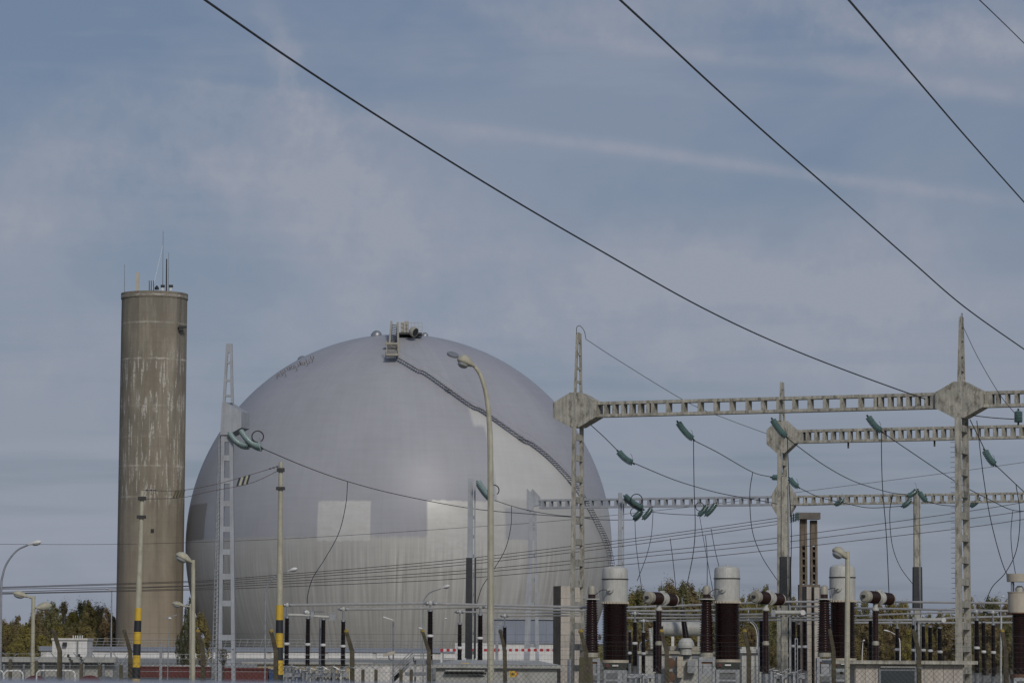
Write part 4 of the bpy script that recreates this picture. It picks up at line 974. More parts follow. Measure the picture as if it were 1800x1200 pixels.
# control cabinets and clutter at the feet of the apparatus
for (x0, x1, y0, D, lab, m_) in ((1355, 1414, 1180, 168, 'row of low grey steel drive boxes before the four dark insulators', 'galv'), (498, 612, 1172, 160, 'low tangle of grey switch drives under the left insulators', 'galv'), (1104, 1150, 1186, 166, 'grey drive linkage at the foot of the first breaker', 'galv')):
    T = Thing('switch_drive', lab, 'machinery', Vector((P((x0 + x1) / 2, 1190, D).x, D, 0)))
    n = int((x1 - x0) / 6)
    for k in range(n):
        xa = x0 + (x1 - x0) * k / n; yy = y0 + random.uniform(-3, 6); a = P(xa, yy, D); ww = random.uniform(1, 2.6) * sc(D)
        T.part('drive_box', MB().box((a.x, D + random.uniform(-.4, .4), a.z - .35), ww, .15, .35), M[random.choice(['galv', 'greyw', 'head', 'galv'])])
        T.part('leg', MB().box((a.x, D, (a.z - .7) / 2), .05, .05, (a.z - .7) / 2), M['galv'])
        T.part('linkage', MB().tube([P(xa - 3, yy + random.uniform(-3, 3), D - .5), P(xa + 7, yy + random.uniform(-6, 4), D - .5)], .03, 5), M['galv'])
    T.part('base_beam', MB().box((P((x0 + x1) / 2, 1190, D).x, D, .8), (x1 - x0) / 2 * sc(D), .12, .1), M['galv'])
# power transformer
D = 205; s_ = sc(D); zz_ = lambda y: P(1200, y, D).z
T = Thing('power_transformer', 'cream power transformer with overhead drum behind the first breaker', 'transformer', Vector((P(1200, 1180, D).x, D, 0)))
def tbox(name, x0, y0, x1, y1, dd, hd, m_='offw', par=None, toground=False):
    a = P(x0, y0, D + dd); b_ = P(x1, y1, D + dd); z0 = 0.02 if toground else b_.z
    return T.part(name, MB().box(((a.x + b_.x) / 2, D + dd, (a.z + z0) / 2), (b_.x - a.x) / 2, hd, (a.z - z0) / 2), M[m_], parent=par)
TKm = 'head'
tk = tbox('tank', 1122, 1149, 1262, 1190, 1.0, 1.4, TKm, toground=True)
tbox('tank_rim', 1119, 1143, 1262, 1149, 1.0, 1.6, 'platform')
tbox('upper_tank', 1176, 1135, 1240, 1143, 1.2, 1.2, 'platform')
tbox('cooler', 1302, 1136, 1336, 1190, 1.5, 1.0, TKm, toground=True); tbox('cooler_lid', 1299, 1140, 1334, 1147, 1.4, 1.15, 'head')
cons = T.part('conservator', MB().lathe([(11 * s_, 0), (13 * s_, .12), (13 * s_, 2.9), (11 * s_, 3.1)], P(1154, 1104, D + 1), (P(1242, 1104, D + 1) - P(1154, 1104, D + 1)), 22), M['head'])
T.part('gauge', MB().box(P(1204, 1112, D - .4), .1, .05, .1), M['dark'], parent=cons)
for px in (1165, 1228): tbox('strut', px - 2, 1115, px + 2, 1146, 1, .1, 'head')
T.part('turret', MB().lathe([(14 * s_, -.1), (14.5 * s_, .15), (12 * s_, .35), (8 * s_, .5)], P(1206, 1135, D - .6), UP, 20), M['head'])
T.part('turret_base', MB().lathe([(10 * s_, 0), (10 * s_, .5)], P(1206, 1150, D - .6), UP, 20), M['head'])
T.part('bushing', MB().lathe(ribs(5.2 * s_, 3.4 * s_, 0, P(1200, 1068, D).z - P(1200, 1121, D).z, 22, .9 * s_), P(1206, 1121, D - .6), Vector((-.14, 0, 1)), 14), M['blackp'])
T.part('bushing_terminal', MB().tube([P(1199.5, 1068, D - .6), P(1199, 1050, D - .6)], .05, 6), M['galv'])
for (px, py) in ((1178, 1165), (1178, 1189)): T.part('fan', MB().lathe([(9 * s_, 0), (9.5 * s_, .1), (9.5 * s_, .3)], P(px, py, D - 1.6), Y, 20), M['rust'])
for (x0, y0, x1, y1) in ((1181, 1147, 1192, 1157), (1198, 1147, 1211, 1157), (1217, 1147, 1230, 1157)): tbox('rib_recess', x0, y0, x1, y1, -.41, .03, 'greyw', tk)
tbox('valve_box', 1190, 1153, 1200, 1190, -.9, .4, 'cream'); tbox('valve_box', 1208, 1160, 1222, 1182, -.8, .3, 'galv'); tbox('white_door', 1180, 1118, 1185, 1136, .5, .1, 'white')
for k in range(5): T.part('bushing', MB().lathe(ribs(3.0 * s_, 2.4 * s_, 0, 1.3, 12, .8 * s_), P(1146 + k * 3.4, 1140 - k, D - 1), Vector((-.1 + k * .05, 0, 1)), 10), M['blackp'] if k > 2 else M['head'])
T.part('pipe', MB().tube(smooth([P(1125, 1146, D - .5), P(1126, 1130, D - .5), P(1140, 1124, D - .5), P(1156, 1120, D - .5)], 4), .05, 6), M['galv'])
T.part('pipe', MB().tube(smooth([P(1304, 1090, D), P(1322, 1092, D), P(1332, 1106, D), P(1333, 1140, D), Vector((P(1334, 1185, D).x, D, .2))], 5), .045, 6), M['galv'])

# ------------------------------------------------------------------ buildings
# long low building
DB = 330.0
T = Thing('low_building', 'long low white building with blue-grey eaves and roof railing at the sphere foot', 'building', Vector((P(440, 1150, DB).x, DB, 0)))
def bbox(T, name, x0, y0, x1, y1, D, dd, hd, m_, ground=False, par=None):
    a = P(x0, y0, D + dd); b_ = P(x1, y1, D + dd); z1 = P((x0 + x1) / 2, y0, D + dd).z; z0 = 0 if ground else P((x0 + x1) / 2, y1, D + dd).z
    return T.part(name, MB().box(((a.x + b_.x) / 2, D + dd + hd, (z1 + z0) / 2), abs(b_.x - a.x) / 2, hd, (z1 - z0) / 2), M[m_], parent=par)
bbox(T, 'lower_wall', 70, 1157, 864, 1190, DB, -.1, 5, 'greyw', True)
bbox(T, 'wall', 72, 1145, 862, 1157.2, DB, .25, 5, 'offw')
rf = bbox(T, 'roof', 68, 1137, 866, 1145, DB, .05, 6, 'bluew')
for (x0, x1) in ((80, 150), (158, 225), (232, 280), (288, 317), (320, 412), (416, 470), (477, 560), (577, 655), (662, 760), (780, 850)):
    bbox(T, 'wall_panel', x0, 1146.3, x1, 1156.4, DB, .17, .03, 'white')
for k in range(55):
    px = 92 + k * 12.6; a = P(px, 1137, DB); b_ = P(px + 4, 1123, DB)
    T.part('rail_post', MB().tube([a, b_], .03, 4), M['galv'], parent=rf)
for yy in (1123, 1128, 1133): T.part('guard_rail', MB().tube([P(92 + (1137 - yy) * .28, yy - 2, DB), P(785, yy + 1.5, DB)], .028, 4), M['galv'], parent=rf)
T = Thing('roof_cabinet', 'white flat-topped cabinet block standing left before the trees', 'building', Vector((P(122, 1150, 300).x, 300, 0)))
bbox(T, 'wall', 92, 1124, 152, 1190, 300, 0, 2, 'white', True); bbox(T, 'roof_edge', 90, 1121, 154, 1124.5, 300, -.15, 2.2, 'offw')
bbox(T, 'drain_pipe', 135, 1124, 137, 1153, 300, -.12, .05, 'greyw'); bbox(T, 'lamp', 110, 1128, 117, 1135, 300, -.4, .15, 'black')
for k in range(5): bbox(T, 'vent', 128 + k * 4, 1116, 129.2 + k * 4, 1121, 300, .4, .1, 'white')
T = Thing('grey_hall', 'tall blue-grey clad hall with white base left of the pale fire wall', 'building', Vector((P(915, 1150, 300).x, 300, 0)))
bbox(T, 'wall', 800, 1130, 985, 1190, 300, 0, 4, 'white', True)
hall = bbox(T, 'cladding', 862, 1088, 985, 1130.3, 300, -.15, 4, 'bluew')
for k in range(6): bbox(T, 'cladding_seam', 870 + k * 18, 1088.3, 870.5 + k * 18, 1130, 300, -.17, .01, 'greyw', par=hall)
bbox(T, 'roof_edge', 860, 1086, 987, 1088.4, 300, -.3, 4.2, 'galv')
T = Thing('tan_building', 'low tan wall behind the fence left of the centre', 'building', Vector((P(530, 1180, 260).x, 260, 0)))
bbox(T, 'wall', 452, 1167, 640, 1195, 260, 0, 2, 'tan', True); bbox(T, 'roof', 425, 1163, 655, 1167, 260, -.3, 2.4, 'lightroof')
# containers
def container(x0, x1, y0, D, m_, label):
    a = P(x0, y0, D); b_ = P(x1, y0, D); T = Thing('shipping_container', label, 'container', Vector(((a.x + b_.x) / 2, D, 0)))
    T.part('body', MB().box(((a.x + b_.x) / 2, D + 1.2, a.z / 2 + .05), (b_.x - a.x) / 2, 1.2, a.z / 2 - .05), M[m_])
    n = int((b_.x - a.x) / .28)
    for k in range(n): T.part('corrugation', MB().box((a.x + (b_.x - a.x) * (k + .5) / n, D - .02, a.z / 2), .07, .03, a.z / 2 - .15), M[m_])
    T.part('top_rail', MB().box(((a.x + b_.x) / 2, D - .03, a.z), (b_.x - a.x) / 2 + .02, .06, .05), M[m_])
container(246, 368, 1171, 240, 'red', 'long dark red container seen low left of the grey pylon')
container(384, 471, 1174, 200, 'red', 'dark red container just right of the grey pylon')
container(473, 529, 1177, 200, 'blue', 'blue container behind the second striped pole')
T = Thing('rubble_heap', 'row of pale rubble on top of the left red container', 'rubble', P(310, 1171, 240))
for k in range(70):
    px = 250 + k * 1.7; c_ = P(px, 1170.5, 240.3); r = random.uniform(.05, .14)
    T.part('stone', MB().lathe([(r * .5, -r * .6), (r, 0), (r * .4, r * .7)], c_, UP, 5), M['offw'])
# foreground concrete kiosk
DK = 118.0
T = Thing('concrete_kiosk', 'low pale kiosk with shallow roof behind the fence at centre', 'kiosk', Vector((P(870, 1185, DK).x, DK, 0)))
a = P(760, 1172, DK); b_ = P(985, 1172, DK); z1 = a.z - .02
T.part('body', MB().box(((a.x + b_.x) / 2, DK + 1.4, z1 / 2), (b_.x - a.x) / 2 - .12, 1.3, z1 / 2), M['lightroof'])
rx0 = P(755, 1170, DK).x; rx1 = P(988, 1170, DK).x; zr = P(870, 1168, DK).z; zr2 = P(870, 1159.5, DK).z; mx_ = (rx0 + rx1) / 2
mbk = MB(); mbk.add([(rx0, DK - .1, zr), (rx1, DK - .1, zr), (rx1, DK + 2.9, zr), (rx0, DK + 2.9, zr), (rx0 + .9, DK + 1.4, zr2), (rx1 - .9, DK + 1.4, zr2), (rx0, DK - .1, z1), (rx1, DK - .1, z1), (rx1, DK + 2.9, z1), (rx0, DK + 2.9, z1)],
   [(0, 1, 5, 4), (1, 2, 5), (2, 3, 4, 5), (3, 0, 4), (0, 6, 7, 1), (1, 7, 8, 2), (2, 8, 9, 3), (3, 9, 6, 0), (9, 8, 7, 6)])
T.part('roof', mbk, M['lightroof'], sharp=10)
vt = bbox(T, 'vent_canopy', 783, 1176.5, 852, 1179, DK, -.25, .25, 'lightroof'); bbox(T, 'vent_slot', 781, 1181, 855, 1183.5, DK, .06, .1, 'dark', par=vt); bbox(T, 'vent_slot', 823, 1186.5, 852, 1188, DK, .06, .1, 'dark', par=vt)
bbox(T, 'roof_plate', 811, 1164.6, 825, 1166, DK, .3, .12, 'yellow')
sg = Thing('warning_sign', 'yellow arrow-ended sign beside a leaning fence post before the kiosk', 'sign', P(903, 1184, 116))
q = [P(*p_, 116) for p_ in ((895, 1178.5), (905.5, 1178.5), (911, 1183.5), (905.5, 1189), (895, 1189))]
sg.part('plate', MB().prism(q[::-1], Y * .03), M['yellow'])
q = [P(*p_, 116 - .004) for p_ in ((905.5, 1178.5), (911, 1183.5), (905.5, 1189), (905.5, 1187.8), (909.3, 1183.5), (905.5, 1179.8))]
for qq in ((q[0], q[1], q[4], q[5]), (q[1], q[2], q[3], q[4])): sg.part('red_edge', MB().prism(list(qq)[::-1], Y * .002), M['redb'])
for (x_, w_) in ((898.5, .8), (901, 1.0), (903.6, .8)): sg.part('mark', pbox(MB(), x_ - w_, 1181.5, x_ + w_ * .6, 1186, 116 - .012, .003), M['black'])
T = Thing('concrete_kiosk', 'low kiosk with brown flat roof slab and dark window at lower right', 'kiosk', Vector((P(1600, 1185, 112).x, 112, 0)))
a = P(1503, 1166, 112); b_ = P(1692, 1166, 112)
T.part('body', MB().box(((a.x + b_.x) / 2, 113.3, a.z / 2), (b_.x - a.x) / 2, 1.2, a.z / 2), M['concp'])
bbox(T, 'roof_slab', 1462, 1160.3, 1719, 1166.5, 112, -.2, 1.8, 'conc')
for k in range(11): bbox(T, 'wall_panel', 1504 + 17.2 * k, 1168, 1520.9 + 17.2 * k, 1230, 112, .06, .03, 'concp')
w1 = bbox(T, 'window_frame', 1545, 1173, 1612, 1230, 112, -.02, .1, 'greyw'); bbox(T, 'window_pane', 1549, 1178, 1608, 1230, 112, -.04, .02, 'glassd', par=w1); bbox(T, 'lintel', 1548, 1170.5, 1610, 1173, 112, -.1, .15, 'lightroof')
T = Thing('flat_shed', 'low shed with pale worn roof sheet behind the white hoops at left', 'shed', Vector((P(90, 1170, 150).x, 150, 0)))
bbox(T, 'roof_sheet', -40, 1154, 203, 1163, 150, 0, .5, 'lightroof'); bbox(T, 'eave_beam', -35, 1163, 200, 1166.5, 150, .2, .1, 'greyw'); bbox(T, 'wall', -35, 1166.5, 198, 1200, 150, .5, 1.5, 'lightroof', True)
for k in range(6): bbox(T, 'post', 5 + 35 * k, 1166, 8 + 35 * k, 1200, 150, .1, .08, 'greyw', True)

Tlw = Thing('low_wall', 'pale low wall seen through the mesh left of the kiosk', 'wall', Vector((P(690, 1180, 200).x, 200, 0)))
for k in range(8): bbox(Tlw, 'wall_panel', 614 + k * 18, 1168, 631 + k * 18, 1230, 200, 0, .1, 'offw')
bbox(Tlw, 'coping', 612, 1165.5, 758, 1168, 200, -.05, .15, 'lightroof')
# access stair, camera mast and boom barrier
D = 165; s_ = sc(D)
T = Thing('access_stair', 'small grey steel stair with handrails left of the kiosk', 'stair', Vector((P(725, 1185, D).x, D, 0)))
for dd in (-.4, .4):
    T.part('stringer', MB().bar(P(690, 1196, D + dd), P(727, 1158, D + dd), X, .03, .03, UP, .12, .12), M['galv'])
    for o_ in (-17, -11, -6): T.part('handrail', MB().tube([P(688, 1196 + o_, D + dd), P(726, 1158 + o_, D + dd), P(752, 1158 + o_, D + dd)], .022, 5), M['galv'])
    for px in (692, 702, 712, 722, 728, 740, 752): 
        yy = 1194 - (min(px, 727) - 692) * 1.03; T.part('rail_post', MB().tube([P(px, yy, D + dd), P(px, yy - 18, D + dd)], .02, 4), M['galv'])
for k in range(9): T.part('step', MB().box(P(692 + k * 4.2, 1194 - k * 4.3, D), .12, .38, .02), M['galv'])
bbox(T, 'platform', 726, 1157, 754, 1159, D, -.4, .5, 'galv'); bbox(T, 'panel', 712, 1180, 748, 1187, D, -.5, .03, 'greyw')
for px in (730, 750): T.part('leg', MB().box((P(px, 1160, D).x, D, P(px, 1158, D).z / 2), .05, .05, P(px, 1158, D).z / 2), M['galv'])
D = 160; T = Thing('security_camera', 'cream camera housing on a short mast left of the steel stair', 'camera', Vector((P(691, 1180, D).x, D, 0)))
T.part('mast', MB().tube([Vector((P(691.5, 1190, D).x, D, 0)), P(691.5, 1092, D)], .045, 6), M['galv'])
a = P(674, 1151, D); b_ = P(694, 1146, D); T.part('housing', MB().bar(a, b_, UP, .07, .09, Y, .12, .12), M['cream'])
T.part('bracket', MB().tube([P(683, 1150, D), P(684, 1158, D), P(691, 1160, D)], .03, 5), M['dark'])
T.part('lamp_head', MB().bar(P(674, 1083.5, D), P(691.5, 1089, D), UP, .03, .015, Y, .1, .03), M['white'])
DBm = 240.0
T = Thing('boom_barrier', 'red and white striped barrier boom behind the grey sleeved post', 'barrier', Vector((P(776, 1160, DBm).x, DBm, 0)))
for k in range(39):
    xa = 774 + 10.95 * k / 2; xb = xa + 10.95 / 2
    if xb > 984: break
    a = P(xa, 1141.8, DBm); b_ = P(xb, 1141.8, DBm)
    T.part('stripe', MB().bar(a, b_, UP, .10, .10, Y, .05, .05), M['redb' if k % 2 == 0 else 'white'])
T.part('post', MB().box((P(776, 1160, DBm).x, DBm + .2, P(776, 1144, DBm).z / 2), .07, .08, P(776, 1144, DBm).z / 2), M['white'])
T.part('round_sign', MB().lathe([(.17, 0), (.17, .03)], P(872, 1141.8, DBm - .2), Y, 16), M['redb'])

# ------------------------------------------------------------------ striped poles and height limit cables
def striped(xt, yt, xb, yb, D, rt, rb, bands, label):
    """bands: list of (y0,y1,material)"""
    px_at = lambda y: xt + (xb - xt) * (y - yt) / (yb - yt); top = P(xt, yt, D); bot = P(px_at(1175), 1175, D)
    dirv = (bot - top); foot = top + dirv * (top.z / -dirv.z) if dirv.z < 0 else bot
    T = Thing('striped_pole', label, 'pole', foot); ln = top.z
    rad = lambda z: rt + (rb - rt) * (1 - z / ln)
    pt = lambda z: foot.lerp(top, z / ln)
    T.part('shaft', MB().tube([pt(0), pt(ln)], rb, 14, rt), M['lamp'])
    for (y0, y1, m_) in bands:
        z1 = P(px_at(y0), y0, D).z; z0 = max(0, P(px_at(y1), y1, D).z)
        T.part('band', MB().tube([pt(z0), pt(z1)], rad(z0) + .008, 14, rad(z1) + .008), M[m_])
    T.part('top_bracket', MB().box(pt(ln - .25), .12, .12, .06), M['dark']); T.part('top_bracket', MB().box(pt(ln - .85) , .14, .12, .05), M['dark'])
    return T, top
DP = 105.0
b1 = [(1068, 1090, 'yellow'), (1090, 1110, 'black'), (1110, 1131, 'yellow'), (1131, 1151, 'black'), (1151, 1172, 'yellow'), (1172, 1192, 'black'), (1192, 1215, 'yellow')]
b2 = [(1063, 1089, 'yellow'), (1089, 1112, 'black'), (1112, 1137, 'yellow'), (1137, 1160, 'black'), (1160, 1185, 'yellow'), (1185, 1210, 'black')]
striped(250, 862, 239, 1190, DP, 3.6 * sc(DP), 7.4 * sc(DP), b1, 'pale pole with yellow and black bands before the concrete tower')
striped(493.5, 812, 490.5, 1190, DP, 3.6 * sc(DP), 7.4 * sc(DP), b2, 'pale pole with yellow and black bands before the sphere')
T = Thing('height_limit_cable', 'two cables with hanging striped slats strung between the striped poles', 'cable', P(370, 850, DP))
wa = [(252, 861), (310, 862), (370, 853), (430, 837), (493, 818)]; wb_ = [(252, 877), (320, 874), (370, 863), (440, 849), (493, 825)]
for ww in (wa, wb_): T.part('wire', MB().tube([P(q.x, q.y, DP) for q in smooth([(a, b_, 0) for a, b_ in ww], 6)], .012, 4), M['wire'])
def yat(ww, x_):
    for (a, b_), (c_, d_) in zip(ww, ww[1:]):
        if a <= x_ <= c_: return b_ + (d_ - b_) * (x_ - a) / (c_ - a)
    return ww[-1][1]
for i, px in enumerate((305, 310, 315, 320, 417, 421.5, 426, 430.5, 434)):
    a = P(px + 4.5, yat(wa, px + 4), DP - .02); b_ = P(px, yat(wb_, px), DP - .02)
    T.part('slat', MB().bar(b_, a, X, .03, .03, Y, .008, .008), M['post' if i < 4 else ('lamp' if i % 2 else 'black')])
for px in (475, 481, 487, 258, 266, 272): T.part('clip', MB().box(P(px, yat(wa, px), DP - .02), .035, .03, .02), M['dark'])

# ------------------------------------------------------------------ lamps
def lamp(px, ybase, curve, D, r, head_from, head_to, hw, label, m_='lamp', rtop=None, lens=True):
    """curve = list of pixel points of the pole from near the ground to the head"""
    base = P(px, min(1185, ybase), D); foot = Vector((base.x, D, 0)); T = Thing('street_lamp', label, 'lamp', foot)
    pts = [foot] + [P(q.x, q.y, D) for q in smooth([(a, b_, 0) for a, b_ in curve], 6)]
    T.part('pole', MB().tube(pts, r, 10, rtop or r * .6), M[m_])
    A = P(*head_from, D); B = P(*head_to, D - .15); ax = B - A; ln = ax.length; u = ax.normalized(); up = (UP - u * UP.dot(u)).normalized(); sd = u.cross(up)
    hw *= sc(D); mbh = MB(); vs = []; K_ = 14; sect = [(.0, .16), (.10, .30), (.25, .55), (.5, .95), (.72, 1.), (.9, .72), (1.0, .2)]
    for t, w_ in sect:
        for j in range(K_):
            a = 2 * PI * j / K_; c_, s2 = math.cos(a), math.sin(a)
            vs.append(A + ax * t + sd * c_ * hw * w_ * 1.0 + up * (s2 * hw * w_ * (.95 if s2 > 0 else .42)))
    n = len(sect); fs = [(i * K_ + j, i * K_ + (j + 1) % K_, (i + 1) * K_ + (j + 1) % K_, (i + 1) * K_ + j) for i in range(n - 1) for j in range(K_)] + [tuple(range(K_))[::-1], tuple(range((n - 1) * K_, n * K_))]
    mbh.add(vs, fs); hd = T.part('lamp_head', mbh, M[m_ if m_ != 'galv' else 'white'], sharp=60)
    if lens:
        c_ = A + ax * .64 - up * hw * .25; vs = []; 
        for i, (rr_, dz) in enumerate(((1, 0), (.92, -.28), (.6, -.5), (.12, -.6))):
            for j in range(14):
                a = 2 * PI * j / 14; vs.append(c_ + u * math.cos(a) * ln * .28 * rr_ + sd * math.sin(a) * hw * .85 * rr_ + up * dz * hw)
        fs = [(i * 14 + j, i * 14 + (j + 1) % 14, (i + 1) * 14 + (j + 1) % 14, (i + 1) * 14 + j) for i in range(3) for j in range(14)] + [tuple(range(42, 56)), tuple(range(14))[::-1]]
        T.part('lens', MB().add(vs, fs), M['lens'], parent=hd)
    return T
lamp(862, 1190, [(862.5, 1180), (862.5, 950), (862, 800), (860, 740), (855, 695), (845, 660), (832, 641)], 92, .10, (836, 645), (804, 631), 13.5, 'tall cream lamp whose curved pole tops out before the sphere', rtop=.05)
lamp(3, 1190, [(1, 1185), (2, 1040), (5, 1010), (13, 988), (30, 967), (50, 957)], 120, .045, (48, 957.5), (73, 952), 5.4, 'tall curved grey lamp at the left picture edge', 'galv', rtop=.03)
T = lamp(57.5, 1190, [(57, 1185), (58.5, 1060), (59, 1051), (52, 1049)], 115, .075, (54, 1050), (22, 1042), 7.4, 'double-headed cream lamp left of the trees', rtop=.05)
A = P(63, 1068, 115); B = P(90, 1063, 115.3)
T.part('lamp_head', MB().lathe([(.03, 0), (.11, .15), (.16, .3), (.15, .45), (.04, .6)], A, B - A, 12), M['lamp']); T.part('arm', MB().tube([P(58, 1070, 115), A], .025, 5), M['galv'])
lamp(196, 1190, [(195, 1165), (196.5, 1037)], 260, .07, (196, 1036.5), (185, 1034.5), 2, 'thin distant lamp left of the tower', 'galv', lens=False)
lamp(339, 1190, [(339, 1185), (339.5, 1000), (339, 990)], 90, .07, (340, 990), (309, 974), 10.5, 'cream lamp with a single round head just right of the tower, upper one')
lamp(334, 1190, [(335, 1185), (335, 1070), (334.5, 1066), (328, 1065)], 112, .045, (328, 1066), (302, 1060), 6.2, 'small cream lamp head below the larger one right of the tower')
T = lamp(294.5, 1190, [(295, 1165), (298, 1085)], 230, .045, (302, 1086), (296, 1087), 3, 'tiny twin lamp before the tower base', 'galv', lens=False)
T.part('cross_arm', MB().bar(P(289, 1087, 230), P(311, 1080, 230), UP, .03, .03, Y, .1, .1), M['galv'])
lamp(465.5, 1190, [(466, 1165), (466, 1060), (467, 1040), (474, 1023), (490, 1009), (505, 1004)], 190, .05, (505, 1004), (523, 999), 4.2, 'thin curved lamp half behind the second striped pole', 'galv', rtop=.03)
lamp(744, 1190, [(744, 1165), (744, 1066), (746, 1053), (756, 1041), (775, 1034)], 195, .045, (775, 1034), (791, 1029), 4, 'thin curved lamp over the bus tubes before the sphere', 'galv', rtop=.03)
lamp(1489.5, 1190, [(1489, 1185), (1490, 985), (1488.5, 979)], 95, .085, (1491, 983), (1464, 965), 12, 'cream lamp with round head before the rightmost grey-headed tank', rtop=.06)
lamp(741, 1190, [(740, 1165), (740, 1106)], 225, .04, (746, 1106), (735, 1103), 2.2, 'tiny white lamp above a leaning fence post before the sphere', 'galv', lens=False)
lamp(778, 1190, [(778.5, 1160), (779, 1090)], 260, .04, (779, 1089), (786, 1086), 2, 'tiny faint lamp against the sphere right of the thin curved one', 'galv', lens=False)
lamp(1582, 1190, [(1582, 1165), (1582, 1130), (1578, 1118), (1566, 1110)], 250, .05, (1566, 1110), (1553, 1107), 2, 'small white curved lamp before the right woods', 'white', lens=False)
lamp(1515, 1190, [(1515, 1165), (1516, 1140), (1517, 1128)], 300, .05, (1516, 1128), (1520, 1124), 2, 'tiny white lamp low before the right woods', 'white', lens=False)
lamp(1759, 1190, [(1759, 1165), (1759, 1052)], 200, .07, (1758, 1050), (1766, 1047), 2.2, 'small flat-headed lamp above the right bus tubes', 'galv', lens=False)
lamp(1322, 1190, [(1329, 1180), (1331, 1120), (1326, 1100), (1318, 1092)], 230, .035, (1318, 1092), (1306, 1089), 1.4, 'thin pale curved lamp right of the middle tank', 'white', lens=False)

# ------------------------------------------------------------------ fences
def DFn(px): return 92 - 8 * (px - 95) / 1667
FP = [(-28, -38), (106, 95), (230, 219), (358, 348), (486, 477), (620, 609), (755, 743), (888.5, 880), (1031, 1021), (1173, 1163), (1317, 1309), (1466, 1459), (1616, 1606), (1769, 1762), (1925, 1915)]
a0 = P(900, 1180, DFn(900))
T = Thing('chain_link_fence', 'chain link fence with leaning mossy concrete post tops', 'fence', Vector((a0.x, a0.y, 0)))
wp = lambda px, z_: Vector((P(px, 1160, DFn(px)).x, DFn(px), z_))
for i, (xb, xt) in enumerate(FP):
    D = DFn(xb); s_ = sc(D); foot = P(xb, 1185, D); k_ = P(xb - 1, 1142, D); tp = P(xt, 1110, D - .1); foot.z = 0; hw = random.uniform(3.6, 4.3) * s_
    mp = MB().bar(foot, k_, X, hw, hw * .92, Y, .07, .07); mp.bar(k_ - UP * .03, tp, X, hw * .92, hw * .78, Y, .065, .06)
    po = T.part('post', mp, M['post'])
    T.part('lichen_cap', MB().lathe([(hw * .95, -.02), (hw * 1.0, .03), (hw * .6, .07)], tp, (tp - k_), 8), M['lichen' if i in (3, 4, 5, 6, 8, 9, 10, 13) else 'post'], parent=po)
    if i in (5, 12): T.part('tie_wire', MB().lathe([(hw * 1.4, -.02), (hw * 1.5, 0), (hw * 1.4, .02)], P(xb, 1173, D), UP, 8), M['galv'], parent=po)
ends = (wp(-60, 0), wp(1960, 0)); Lf = (ends[1] - ends[0]).length; uf = (ends[1] - ends[0]).normalized()
for (y_, r_) in ((1115, .0035), (1127, .0035), (1134, .0025), (1142, .003), (1150, .0025), (1158, .003), (1168, .005)):
    z_ = EYE + (1155 - y_) * sc(88); T.part('wire_strand', MB().tube([ends[0] + UP * z_, ends[1] + UP * z_], r_, 4), M['wire'])
mesh = MB(); zt = EYE - 13 * sc(88); n = int(Lf / .14)
def thin(mb_, A, B, r): 
    o = len(mb_.v); w_ = Y * r; h_ = uf * r
    mb_.v += [A - w_, A + h_, A + w_, B - w_, B + h_, B + w_]; mb_.f += [(o, o + 1, o + 4, o + 3), (o + 1, o + 2, o + 5, o + 4), (o + 2, o, o + 3, o + 5)]
for k in range(-13, n):
    A = ends[0] + uf * (k * .14) + UP * .05
    thin(mesh, A, A + uf * (zt - .05) + UP * (zt - .05), .0088); thin(mesh, A + uf * (zt - .05), A + UP * (zt - .05), .0088)
T.part('link_mesh', mesh, mat('dull_mesh_wire', (.11, .11, .095), .7, .2, .2, 3), kind='stuff')
mesh = MB(); zt2 = EYE + 27 * sc(88)
for k in range(int(Lf / .10)):
    A = ends[0] + uf * (k * .10) + UP * zt; thin(mesh, A, A + UP * (zt2 - zt), .0022)
T.part('fine_wire_mesh', mesh, M['wire'], kind='stuff')
# rusty block at the post beside the arrester
single('concrete_block', 'rough brown concrete block at the foot of the leaning post beside the left gantry', 'block', MB().bar(Vector((P(1030, 1185, 95).x, 95, 0)), P(1030, 1154, 95), X, .24, .19, Y, .2, .16), M['post'], Vector((P(1030, 1185, 95).x, 95, 0)))
single('marker_post', 'plain square grey post between the first striped pole and the pylon', 'post', MB().bar(Vector((P(283, 1185, 100).x, 100, 0)), P(283, 1131, 100), X, .04, .04, Y, .04, .04), M['galv'], Vector((P(283, 1185, 100).x, 100, 0)))
single('cable_conduit', 'short bright vertical conduit at the foot of the left gantry post', 'pipe', MB().tube([Vector((P(1001, 1185, 150).x, 150, 0)), P(1001, 1158, 150)], .09, 8), M['galv'], Vector((P(1001, 1185, 150).x, 150, 0)))
single('cable_conduit', 'tall pale pipe between dark insulators and cream-headed tank at right', 'pipe', MB().tube([Vector((P(1759, 1185, 178).x, 178, 0)), P(1760, 1082, 178)], 1.6 * sc(178), 8), M['head'], Vector((P(1759, 1185, 178).x, 178, 0)))
# inner fence with small posts and outriggers
T = Thing('inner_fence', 'far inner fence of short concrete posts with slanted brackets', 'fence', Vector((P(200, 1180, 140).x, 140, 0)))
for i, px in enumerate((18.5, 64, 103, 143, 175, 213, 638, 661, 705, 723)):
    a = P(px, 1158 + min(i, 4) * 2.5 if px < 300 else 1176, 140); f_ = Vector((a.x, 140, 0))
    po = T.part('post', MB().bar(f_, a, X, .07, .07, Y, .07, .07), M['post'])
    T.part('bracket', MB().tube([a, P(px - 14, 1146 if px < 300 else 1166, 140)], .02, 4), M['galv'], parent=po)
    T.part('bracket', MB().tube([a, P(px + 12, 1148 if px < 300 else 1168, 140)], .02, 4), M['galv'], parent=po)
for y_ in (1150, 1158, 1170, 1180): T.part('wire_strand', MB().tube([P(-20, y_ - 2, 140), P(760, y_ + 1, 140)], .012, 4), M['galv'])
